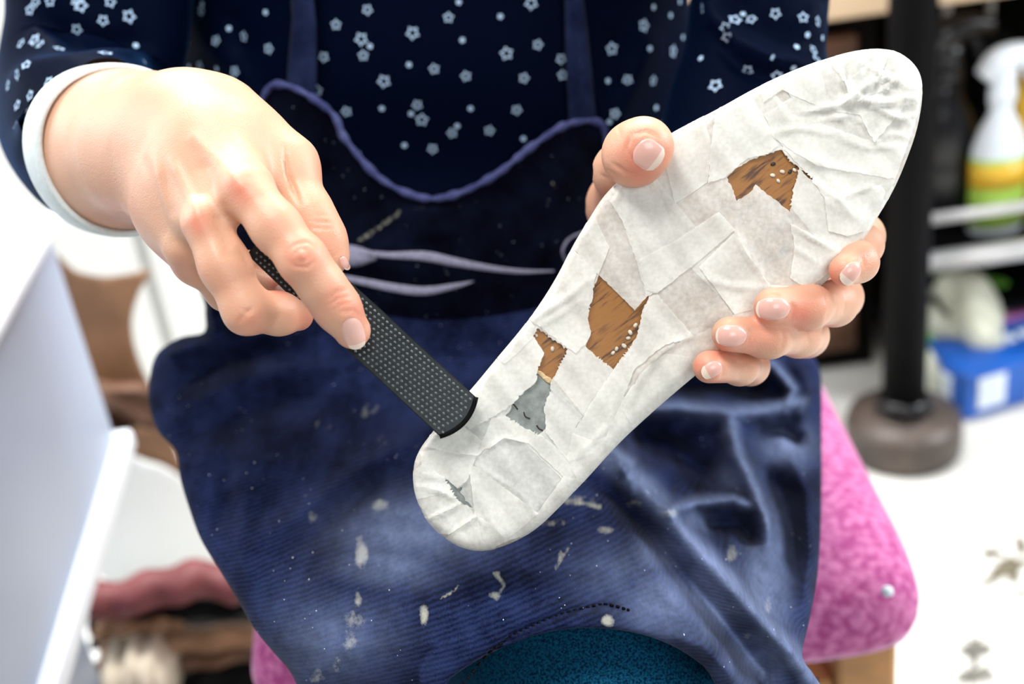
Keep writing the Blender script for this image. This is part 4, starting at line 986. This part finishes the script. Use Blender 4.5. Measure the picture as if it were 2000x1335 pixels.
rr = .0019 + .0007 * np.sin(np.arange(len(q)) * .9) * np.sin(np.arange(len(q)) * .37)
tube('bib_hem', C(q[:, 0], q[:, 1], d_bib(q[:, 0], q[:, 1]) - .001), rr, MT['hem'], apron, n=10)['label'] = 'faded pale violet rolled top hem'
def strap(rows, parent=None, name='strap'):
    V = []; fc = []; n = 9
    for (x0, x1, y) in rows:
        for j in range(n):
            u = j / (n - 1); x = x0 + (x1 - x0) * u
            d = float(d_shirt(np.array([x]), np.array([max(y, -60)]))[0]) - .008 - .003 * math.sin(math.pi * u) - .0012 * math.sin(3 * math.pi * u)
            V.append(C(x, y, d))
    k = len(rows) * n; V = np.array(V); V = np.concatenate([V, V + [0, 0, .003]])
    for i in range(len(rows) - 1):
        for j in range(n - 1):
            a = i * n + j; fc.append((a, a + 1, a + n + 1, a + n)); fc.append((k + a, k + a + n, k + a + n + 1, k + a + 1))
        a = i * n; fc.append((a, a + n, k + a + n, k + a)); a += n - 1; fc.append((a, k + a, k + a + n, a + n))
    me = mesh_np(name, toW(V), fc); set_uv(me, V[:, :2]); return link(name, me, MT['strap'], apron)
strap([(570, 610, -80), (568, 612, 0), (570, 616, 40), (566, 617, 80), (563, 617, 120), (560, 617, 160), (562, 618, 200)])
strap([(1102, 1134, -80), (1103, 1140, 0), (1104, 1147, 50), (1105, 1152, 100), (1107, 1157, 150), (1110, 1161, 200), (1112, 1165, 250)])
def tie(pts, wpx, parent=apron):
    p = catmull(pts, 6); w = catmull([(a, 0) for a in wpx], 6)[:, 0]
    d = d_bib(p[:, 0], p[:, 1]) - .010
    return tube('waist_tie', C(p[:, 0], p[:, 1], d), w * .00014, MT['tie'], parent, n=10, flat=.35, flatdir=[0, 0, 1])
tie([(640, 495), (690, 492), (760, 498), (830, 500), (890, 512), (960, 524), (1020, 530), (1082, 529)], [7, 9, 12, 19, 17, 12, 9, 3])
tie([(660, 540), (710, 550), (770, 562), (830, 568), (890, 558), (925, 549)], [10, 14, 17, 17, 10, 2])
tie([(1140, 452), (1112, 466), (1099, 488), (1104, 508), (1118, 520)], [4, 5, 5, 4, 3])
tube('waist_knot', C([650, 690, 735], [490, 500, 500], d_bib(np.array([650., 690, 735]), np.array([490., 500, 500])) - .008), [.004, .006, .002], MT['tie'], apron, n=12, sub=5, flat=.6)

# jeans under the apron
jeans = tube('jeans', C([560, 800, 1020, 1175, 1215, 1215], [760, 900, 1150, 1345, 1520, 1800], [.86, .80, .70, .580, .585, .62]), [.070, .074, .070, .062, .058, .052], MT['jeans'], person, n=48, sub=8)
tube('jeans_leg', C([1380, 1380, 1380, 1380], [820, 1080, 1330, 1700], [.86, .79, .74, .77]), [.060, .058, .052, .05], MT['jeans'], jeans, n=36, sub=6)

# ------------------------------------------------------------------ chair
chair = root('upholstered_chair', 'wooden chair with a magenta felt seat under the seated person', 'chair')
zs = .50
A_ = on_z(1828, 1140, zs); B_ = on_z(1612, 735, zs)        # front right corner, a point further back on the right edge
rd = (B_ - A_)[:2]; rd /= np.linalg.norm(rd); fd = np.array([-rd[1], rd[0]])   # towards the sitter's other side
if fd[0] > 0: fd = -fd
SWD, SDP = .41, .44
def seat_mesh(name):
    # rounded cushion: superellipse plan, domed top
    n = 64; V = []; fc = []; prof = [(1.0, -.048), (1.012, -.038), (1.015, -.026), (1.0, -.014), (.965, -.004), (.90, .002), (.7, .008), (.4, .012), (.1, .013)]
    cen = A_[:2] + rd * SDP / 2 + fd * SWD / 2
    for s, z in prof:
        for i in range(n):
            t = 2 * math.pi * i / n; c, q = math.cos(t), math.sin(t); e = 2 / 12.0 if s > .8 else 2 / 7.
            x = math.copysign(abs(c) ** e, c) * SWD / 2; y = math.copysign(abs(q) ** e, q) * SDP / 2
            p = cen - fd * x * s + rd * y * s; V.append((p[0], p[1], zs + z))
    k = len(prof)
    for i in range(k - 1):
        for j in range(n): fc.append((i * n + j, i * n + (j + 1) % n, (i + 1) * n + (j + 1) % n, (i + 1) * n + j))
    fc.append(tuple(range(n))[::-1]); fc.append(tuple((k - 1) * n + j for j in range(n)))
    return mesh_np(name, V, fc)
seat = link('seat_cushion', seat_mesh('seat_cushion'), MT['pink'], chair)
rz = math.atan2(rd[1], rd[0]) - math.pi / 2
for sx in (0, 1):
    for sy in (0, 1):
        p = A_[:2] + fd * (.035 + sx * (SWD - .07)) + rd * (.035 + sy * (SDP - .07))
        box('leg', (p[0], p[1], (zs - .048) / 2), (.038, .038, zs - .048), MT['oak'], chair, rot=rz, bev=.004)
for sy in (0, 1):
    p = A_[:2] + fd * SWD / 2 + rd * (.035 + sy * (SDP - .07)); box('seat_rail', (p[0], p[1], zs - .11), (SWD - .10, .022, .045), MT['oak'], chair, rot=rz)
for sx in (0, 1):
    p = A_[:2] + fd * (.035 + sx * (SWD - .07)) + rd * SDP / 2; box('seat_rail', (p[0], p[1], zs - .11), (.022, SDP - .10, .045), MT['oak'], chair, rot=rz)
q = on_z(1733, 1160, zs + .008)
lathe('felt_fleck', [(.0035, 0), (.003, .003), (.0005, .004)], q + [0, 0, .001], MT['whiteprint'], chair, n=10)

# ------------------------------------------------------------------ behind the sitter, right side
pb = on_z(1763, 872, 0)
post = root('pole_stand', 'black upright pole on a round dark iron foot, beside the shelf', 'pole stand')
rb = .5 * float(np.linalg.norm(on_z(1880, 872, .03) - on_z(1645, 872, .03)))
lathe('foot', [(rb * .97, 0), (rb, .012), (rb, .038), (rb * .95, .052), (rb * .6, .058), (rb * .36, .060), (.04, .061)], (pb[0], pb[1], 0), MT['dark_base'], post, n=48)
lathe('pole', [(.028, .06), (.028, .6), (.0265, .62), (.0265, 2.3)], (pb[0], pb[1], 0), MT['black'], post, n=24)
lathe('collar', [(.034, .060), (.035, .075), (.032, .082), (.028, .083)], (pb[0], pb[1], 0), MT['blackgloss'], post, n=24)
YS = float(pb[1]) + .10
def hy(px, py, y=None): return on_y(px, py, YS if y is None else y)
shelf = root('wire_shelf', 'black shelf unit with pale metal rails behind the pole', 'shelf')
for (a, b, r) in (((1772, 434), (2060, 400), .0075), ((1772, 518), (2060, 484), .014)):
    p, q = hy(*a), hy(*b); q[2] = p[2]; q = p + (q - p) * 1.6
    tube('rail', [p, (p + q) / 2, q], r, MT['chrome'], shelf, n=14, world=True)
p = hy(1772, 515); zsh = float(p[2])
box('shelf_board', (p[0] + .36, YS + .17, zsh - .004), (.74, .30, .012), MT['black'], shelf)
for x in (0.0, .74):
    for y in (.02, .33): box('upright', (p[0] + x, YS + y, .42), (.022, .022, .83), MT['black'], shelf)
box('lower_board', (p[0] + .36, YS + .20, .10), (.74, .28, .012), MT['black'], shelf)
# spray bottle on the shelf
def bottle_spray(name, label, px0, y, kw, kh, mb, mh, ml):
    r = root(name, label, 'bottle')
    c = on_y(px0[0], px0[1], y); x, yy, z = c[0], y, zsh + .003
    def lt(nm, prof, m, n=28): return lathe(nm, [(a_ * kw, b_ * kh) for a_, b_ in prof], (x, yy, z), m, r, n=n, flat=.62)
    def tb(nm, pts, rad, m): return tube(nm, np.array([(x + a_ * kw, yy, z + b_ * kh) for a_, b_ in pts]), np.array(rad) * kw, m, r, n=14, sub=5, world=True)
    lt('bottle_body', [(.034, 0), (.038, .004), (.038, .10), (.037, .125), (.028, .150), (.016, .172), (.0145, .19)], mb)
    if ml:
        lt('label', [(.0386, .012), (.0386, .112)], ml); lt('label_band', [(.0390, .070), (.0390, .105)], MT['yellow'])
    lt('collar', [(.0175, .184), (.0185, .19), (.0185, .206), (.016, .21)], mh, 20)
    lt('neck', [(.015, .20), (.018, .232)], mh, 14)
    tb('spray_head', [(-.028, .224), (-.008, .242), (.022, .250), (.050, .246)], [.012, .019, .015, .010], mh)
    tb('trigger', [(.026, .240), (.038, .214), (.044, .196)], [.007, .006, .004], mh)
    return r
bottle_spray('spray_bottle', 'white trigger spray bottle with a lime and yellow label on the shelf', (1940, 480), YS + .06, .98, .98, MT['white_plastic'], MT['white_plastic'], MT['lime'])
bottle_spray('dark_spray_bottle', 'glossy black trigger bottle standing on the shelf beside the white one', (1838, 480), YS + .10, 1.15, 1.12, MT['blackgloss'], MT['blackgloss'], None)
c = on_y(2008, 470, YS + .10)
yb = root('yellow_bottle', 'yellow plastic bottle at the edge of the shelf, behind the white spray bottle', 'bottle')
lathe('bottle_body', [(.05, 0), (.054, .01), (.054, .19), (.03, .22), (.018, .235), (.018, .25)], (c[0] + .012, YS + .12, zsh + .003), MT['yellow'], yb, n=24)
lathe('cap', [(.02, .25), (.021, .28), (.015, .285)], (c[0] + .012, YS + .12, zsh + .003), MT['black'], yb, n=20)
# hanging black tool bags above the shelf
def hanging(name, label, px, py0, py1, wpx, y, cat='bag'):
    a = on_y(px, py0, y); b = on_y(px, py1, y); h = float(a[2] - b[2]); w = abs(float(on_y(px + wpx / 2, py1, y)[0] - on_y(px - wpx / 2, py1, y)[0])) / 2
    r = root(name, label, cat)
    lathe('pouch', [(w * .7, 0), (w, .02), (w * .95, h * .5), (w * .8, h * .8), (w * .3, h * .97), (.012, h)], (b[0], y, b[2]), MT['blackgloss'] if px < 1850 else MT['black'], r, n=24, flat=.5)
    tube('hook', np.array([(b[0], y, b[2] + h - .01), (b[0], y, b[2] + h + .05), (b[0] + .008, y, b[2] + h + .10)]), .006, MT['chrome'], r, n=8, sub=4, world=True)
    return r
hanging('tool_pouch', 'black pouch hanging on a steel hook under the bench top', 1838, 96, 330, 95, YS + .16)
hanging('dark_bag', 'large matt black bag hanging at the back beside the yellow bottle', 1925, 50, 200, 130, YS + .28)
# bench with pale top
zt = float(hy(1650, 36, YS + .02)[2])
bench = root('workbench', 'workbench with a pale wooden top behind the pole and shelf', 'workbench')
p = hy(1760, 30, YS + .02); BX = float(p[0]) + .40
box('bench_top', (BX, YS + .37, zt + .022), (1.5, .70, .036), MT['bench'], bench)
box('bench_top_edge', (BX, YS + .016, zt + .022), (1.5, .012, .04), MT['bench'], bench)
fb = on_z(1650, 748, 0)
box('back_panel', (BX, YS + .66, zt / 2), (1.46, .02, zt), MT['dark_panel'], bench, bev=0)
for dx in (-.70, .70): box('bench_leg', (BX + dx, YS + .40, zt / 2), (.05, .45, zt), MT['dark_panel'], bench)
dr = root('dark_cabinet', 'dark brown low cabinet under the bench behind the pole', 'cabinet')
w0 = on_z(1560, 752, 0); w1 = on_z(1712, 744, 0); yc = float(w0[1]) + .02
box('cabinet_body', ((w0[0] + w1[0]) / 2 - .10, yc + .14, .27), (abs(w1[0] - w0[0]) + .22, .26, .53), MT['dark_panel'], dr)
for i in range(2): box('drawer_front', ((w0[0] + w1[0]) / 2 - .10, yc + .002, .15 + .25 * i), (abs(w1[0] - w0[0]) + .16, .016, .22), MT['brown_dark'], dr)
# cream film packs with green wrapping
def sack(name, label, cx, cy, z, L, r, ang, m, tilt=0.0, group='packets heaped beside the blue carton'):
    o = root(name, label, 'packet', group)
    d = np.array([math.cos(ang) * math.cos(tilt), math.sin(ang) * math.cos(tilt), math.sin(tilt)]); c = np.array([cx, cy, z])
    pts = np.array([c + d * L * t for t in (-.5, -.42, -.25, 0, .25, .42, .5)])
    def dp(V): return .012 * np.sin(V[..., 0] * 70 + V[..., 2] * 40) * np.sin(V[..., 1] * 60)
    tube('wrapper', pts, np.array([.25, .75, .98, 1, .98, .75, .25]) * r, m, o, n=20, sub=4, world=True, disp=dp)
    return o, c, d
PK = 'packets heaped beside the blue carton'
def pk(px, py, z, *r):
    q = on_z(px, py, z); return q[0], q[1], z
for nm, lb, px, py, z, L, r, an, m, tl in (
    ('green_packet', 'bright green packet low beside the pole', 1800, 690, .05, .15, .030, 1.2, 'green', .5),
    ('film_packet', 'cream packet at the pole side of the heap', 1812, 628, .07, .12, .032, 1.6, 'creamfilm', .3),
    ('film_packet', 'cream packet lying across the middle of the heap', 1868, 650, .07, .13, .032, -.5, 'creamfilm', -.2),
    ('film_packet', 'tall cream packet leaning next to the blue carton', 1900, 612, .10, .14, .034, 1.9, 'creamfilm', .7),
    ('film_packet', 'cream packet on the floor under the heap', 1842, 715, .035, .15, .034, .7, 'creamfilm', .05),
    ('green_packet', 'dark green packet behind the cream packets', 1880, 560, .09, .16, .030, 2.3, 'green', .3),
    ('grey_packet', 'grey packet behind the blue carton', 1975, 615, .05, .16, .045, .3, 'creamfilm', .05)):
    x, y, z = pk(px, py, z); sack(nm, lb, x, y, z, L, r, an, MT[m], tl)
# blue carton
cb = root('blue_carton', 'blue cardboard carton with white lettering on the floor', 'carton')
f0 = on_z(1883, 826, 0); f1 = on_z(2030, 782, 0)
dd = (f1 - f0)[:2]; dd /= np.linalg.norm(dd); nn = np.array([-dd[1], dd[0]]); BW, BD, BH = .42, .13, .075
cen = f0[:2] + dd * BW / 2 + nn * BD / 2; ang = math.atan2(dd[1], dd[0])
box('carton', (cen[0], cen[1], BH / 2 + .001), (BW, BD, BH), MT['blue'], cb, rot=ang, bev=.006)
def onbox(name, u0, u1, v0, v1, m, face):
    if face == 'top': v0 *= .76; v1 *= .76
    else: v0 *= .65; v1 *= .65
    if face == 'top': c = f0[:2] + dd * (u0 + u1) / 2 + nn * (v0 + v1) / 2; return box(name, (c[0], c[1], BH + .003), (u1 - u0, v1 - v0, .003), m, cb, rot=ang, bev=.0012)
    if face == 'front': c = f0[:2] + dd * (u0 + u1) / 2 - nn * .002; return box(name, (c[0], c[1], (v0 + v1) / 2), (u1 - u0, .003, v1 - v0), m, cb, rot=ang, bev=.0012)
    c = f0[:2] - dd * .002 + nn * (u0 + u1) / 2; return box(name, (c[0], c[1], (v0 + v1) / 2), (.003, u1 - u0, v1 - v0), m, cb, rot=ang, bev=.0012)
for u in (.07, .097, .124, .158, .185): onbox('white_letter', u, u + .018, .06, .085 + .02 * (u % .03 > .01), MT['whiteprint'], 'top')
for u in (.235, .265, .295): onbox('white_letter', u, u + .02, .05, .11, MT['whiteprint'], 'top')
onbox('pink_print', .12, .22, .125, .160, MT['pinkprint'], 'top')
onbox('white_patch', .018, .062, .025, .100, MT['whiteprint'], 'front')
onbox('pale_stripe', .10, .40, .020, .028, MT['whiteprint'], 'front')
onbox('white_patch', .03, .11, .03, .09, MT['whiteprint'], 'side')
# dirt patches on the floor
def dirt(px, py, rx, ry, a, m):
    c = on_z(px, py, 0.0); n = 22; V = []; r = random.Random(int(px + py))
    e = on_z(px + rx, py, 0) - c; g = on_z(px, py + ry, 0) - c
    for i in range(n):
        t = 2 * math.pi * i / n; k = r.uniform(.45, 1.15); V.append(c + e * math.cos(t + a) * k + g * math.sin(t) * k + np.array([0, 0, .0012]))
    V.append(c + np.array([0, 0, .0025])); fc = [(i, (i + 1) % n, n) for i in range(n)]
    return link('dirt_patch', mesh_np('dirt_patch', V, fc), m, floor)
MT['dirt'] = simple('grey_dirt', (.17, .165, .14), .8, .3, 30); MT['dirt2'] = simple('olive_dirt', (.15, .13, .085), .8, .3, 30)
for a in ((1975, 1110, 45, 30, .4, 'dirt2'), (1935, 1080, 26, 12, 0, 'dirt2'), (1930, 1135, 22, 12, .8, 'dirt2'), (1996, 1160, 14, 8, 0, 'dirt'), (1960, 1000, 8, 6, 0, 'dirt2'), (1905, 1270, 32, 34, .3, 'dirt'), (1900, 1320, 44, 20, 0, 'dirt'), (1960, 1185, 10, 8, 0, 'dirt'), (1905, 1180, 10, 8, 0, 'dirt'), (1995, 1065, 14, 20, 0, 'dirt2')):
    dirt(*a[:5], MT[a[5]])

# ------------------------------------------------------------------ behind the sitter, left side
# white drawer unit whose end stands beside the sitter
YD = 1.02
T0 = on_y(96, 415, YD); zt1 = float(T0[2]); T1 = on_z(0, 585, zt1); ux = (T1 - T0)[:2]; ux /= np.linalg.norm(ux)
ux = np.array([ux[0], ux[1]])                    # along the rim towards the viewer
nx = np.array([ux[1], -ux[0]]);
if nx[0] > 0: nx = -nx                            # into the unit, away from the sitter
L0 = on_y(238, 858, YD); zl = float(L0[2])
unit = root('storage_unit', 'pale blue-white plastic storage unit with bright rims close beside the sitter', 'storage unit')
def ub(name, u0, u1, w0, w1, z0, z1, m, bev=.004):
    c = T0[:2] + ux * (u0 + u1) / 2 + nx * (w0 + w1) / 2
    return box(name, (c[0], c[1], (z0 + z1) / 2), (u1 - u0, w1 - w0, z1 - z0), m, unit, rot=math.atan2(ux[1], ux[0]), bev=bev)
LN = .62
ub('upper_body', 0, LN, .004, .35, zl, zt1 - .012, MT['pale_plastic'])
ub('top_rim', -.006, LN, -.008, .36, zt1 - .014, zt1, MT['white_plastic'], .005)
ub('ledge', -.012, LN, -.010, .36, zl - .016, zl + .006, MT['white_plastic'], .006)
ub('lower_body', .03, LN, .080, .35, .02, zl - .016, MT['pale_plastic'])
ub('tray_box', .02, LN, .03, .34, zt1, zt1 + .16, MT['white_plastic'], .008)
# white cupboard with two doors behind
YC = 1.75
cup = root('white_cupboard', 'white lacquered cupboard with two doors in the background', 'cupboard')
a = on_y(-150, 420, YC); b = on_y(470, 420, YC); zc0 = 0; sx = on_y(300, 560, YC)[0]
box('carcass', ((a[0] - .1 + .20) / 2, YC + .22, .5), (.20 - a[0] + .1, .40, 1.0), MT['white_lacquer'], cup)
box('door_panel', ((a[0] - .1 + sx - .008) / 2, YC, .52), (sx - .008 - a[0] + .1, .02, .92), MT['white_lacquer'], cup, bev=.003)
box('door_panel', ((sx + .008 + .19) / 2, YC, .52), (.19 - sx - .008, .02, .92), MT['white_lacquer'], cup, bev=.003)
box('door_seam', (sx, YC + .006, .52), (.018, .02, .92), simple('grey_seam', (.42, .42, .40), .7), cup, bev=0)  # grey strip set in the seam between the doors
# brown leather sheet hanging in front of the cupboard
YL = 1.30
def dw(y): return lambda px, py: np.array([float((on_y(a_, b_, y) - CAM) @ _f) for a_, b_ in zip(np.atleast_1d(px), np.atleast_1d(py))])
def bgrelief(name, poly, y, m, parent, folds=(), step=14, back=((.01, 0),)):
    pl = resample(catmull(poly, 3, closed=True), step)
    cx = np.mean([p[0] for p in poly]); cy = np.mean([p[1] for p in poly])
    f = dw(y)
    return relief(name, pl, lambda a_, b_: f(a_, b_) - ridges(a_, b_, folds), step, m, parent, back=list(back))
lea = root('leather_sheet', 'flat brown leather sheet draped upright behind the storage unit', 'leather')
bgrelief('sheet', [(100, 505), (145, 528), (200, 540), (250, 535), (294, 528), (272, 570), (258, 620), (262, 670), (278, 720), (292, 762), (230, 770), (160, 760), (100, 730)], YL, MT['brown'], lea, back=[(.006, 0)])
cru = root('crumpled_leather', 'crumpled dark brown leather piece heaped under the upright sheet', 'leather')
bgrelief('folds', [(150, 745), (220, 748), (288, 752), (300, 800), (318, 850), (352, 922), (300, 915), (255, 900), (225, 860), (180, 850)], YL - .04, MT['brown_dark'], cru,
         [([(190, 770), (240, 790), (285, 830)], 12, .03), ([(180, 800), (230, 825), (270, 860)], 10, -.03), ([(200, 760), (285, 765)], 8, .025), ([(200, 840), (260, 870)], 12, .03)], 7, [(.03, -2), (.06, 4)])
fl = root('tan_leather', 'tan leather flap hanging below the crumpled piece', 'leather')
bgrelief('flap', [(255, 835), (300, 840), (330, 845), (372, 960), (345, 925), (300, 905), (262, 890)], YL - .06, MT['brown'], fl, back=[(.006, 0)])
# white board leaning low, then a stack of folded leather on a low shelf
wb = root('white_board', 'white board leaning behind the stack of folded leather', 'board')
bgrelief('board', [(200, 895), (290, 900), (345, 925), (400, 975), (440, 1060), (465, 1120), (420, 1128), (300, 1125), (190, 1120)], 1.22, MT['white_lacquer'], wb, back=[(.012, 0)], step=20)
def fold(name, label, px0, px1, py0, py1, y, m, cat='leather', group=None, nx_=8, dep=.012):
    a = on_y(px0, (py0 + py1) / 2, y); b = on_y(px1, (py0 + py1) / 2, y); zt_ = float(on_y((px0 + px1) / 2, py0, y)[2]); zb_ = float(on_y((px0 + px1) / 2, py1, y)[2])
    r = root(name, label, cat, group); t = abs(zt_ - zb_) / 2; zc = (zt_ + zb_) / 2
    n = 14; V = []; fc = []; ny = 22; xs = np.linspace(a[0], b[0], ny)
    rr = random.Random(px0 + py0); ph = rr.uniform(0, 6)
    for i, x in enumerate(xs):
        w = .18 * t * math.sin(i * .9 + ph) + .25 * t * math.sin(i * .35 + ph * 2)
        for j in range(n):
            th = math.pi * .5 + math.pi * j / (n - 1)      # rounded fold facing the viewer
            V.append((x, y + t * math.cos(th) * (1 + .3 * math.sin(i + ph)), zc + w + t * .95 * math.sin(th)))
        V.append((x, y + dep, zc + w - t * .9)); V.append((x, y + dep, zc + w + t * .9))
    k = n + 2
    for i in range(ny - 1):
        for j in range(k): fc.append((i * k + j, i * k + (j + 1) % k, (i + 1) * k + (j + 1) % k, (i + 1) * k + j))
    fc.append(tuple(range(k))[::-1]); fc.append(tuple((ny - 1) * k + j for j in range(k)))
    link('fold', mesh_np(name, V, fc), m, r); return r
G = 'folded leather pieces stacked on the low shelf'
fold('folded_leather', 'rose red folded leather on top of the stack', 175, 500, 1118, 1180, 1.02, MT['rose'], group=G)
fold('folded_leather', 'thin black strip for the dark gap directly beneath the rose leather', 170, 510, 1174, 1212, 1.028, MT['black'], group=G)  # black strip stands in for the shade between the folds
fold('folded_leather', 'light tan folded leather in the middle of the stack', 180, 360, 1204, 1236, 1.02, MT['brown'], group=G)
fold('folded_leather', 'dark folded leather under the light tan one', 170, 510, 1228, 1244, 1.04, MT['black'], group=G)
fold('folded_leather', 'long wavy tan folded leather near the bottom of the stack', 190, 510, 1240, 1276, 1.02, MT['brown'], group=G)
fold('folded_leather', 'dark brown folded leather second from the bottom', 180, 510, 1280, 1312, 1.03, MT['brown_dark'], group=G)
fold('folded_leather', 'black folded leather at the very bottom of the stack', 180, 520, 1314, 1370, 1.03, MT['black'], group=G)
fold('felt_roll', 'cream felt roll lying in front of the folded leather', 205, 330, 1288, 1370, .98, MT['cream'], cat='felt', dep=.08)
zb = float(on_y(340, 1370, 1.03)[2]); xx = float(on_y(340, 1370, 1.03)[0])
ls = root('low_shelf', 'low white shelf under the stacked leather', 'shelf')
box('shelf_board', (xx, 1.16, zb - .012), (.30, .34, .02), MT['white_lacquer'], ls)
for dx in (-.13, .13): box('side_panel', (xx + dx, 1.16, (zb - .02) / 2), (.02, .32, zb - .024), MT['white_lacquer'], ls)
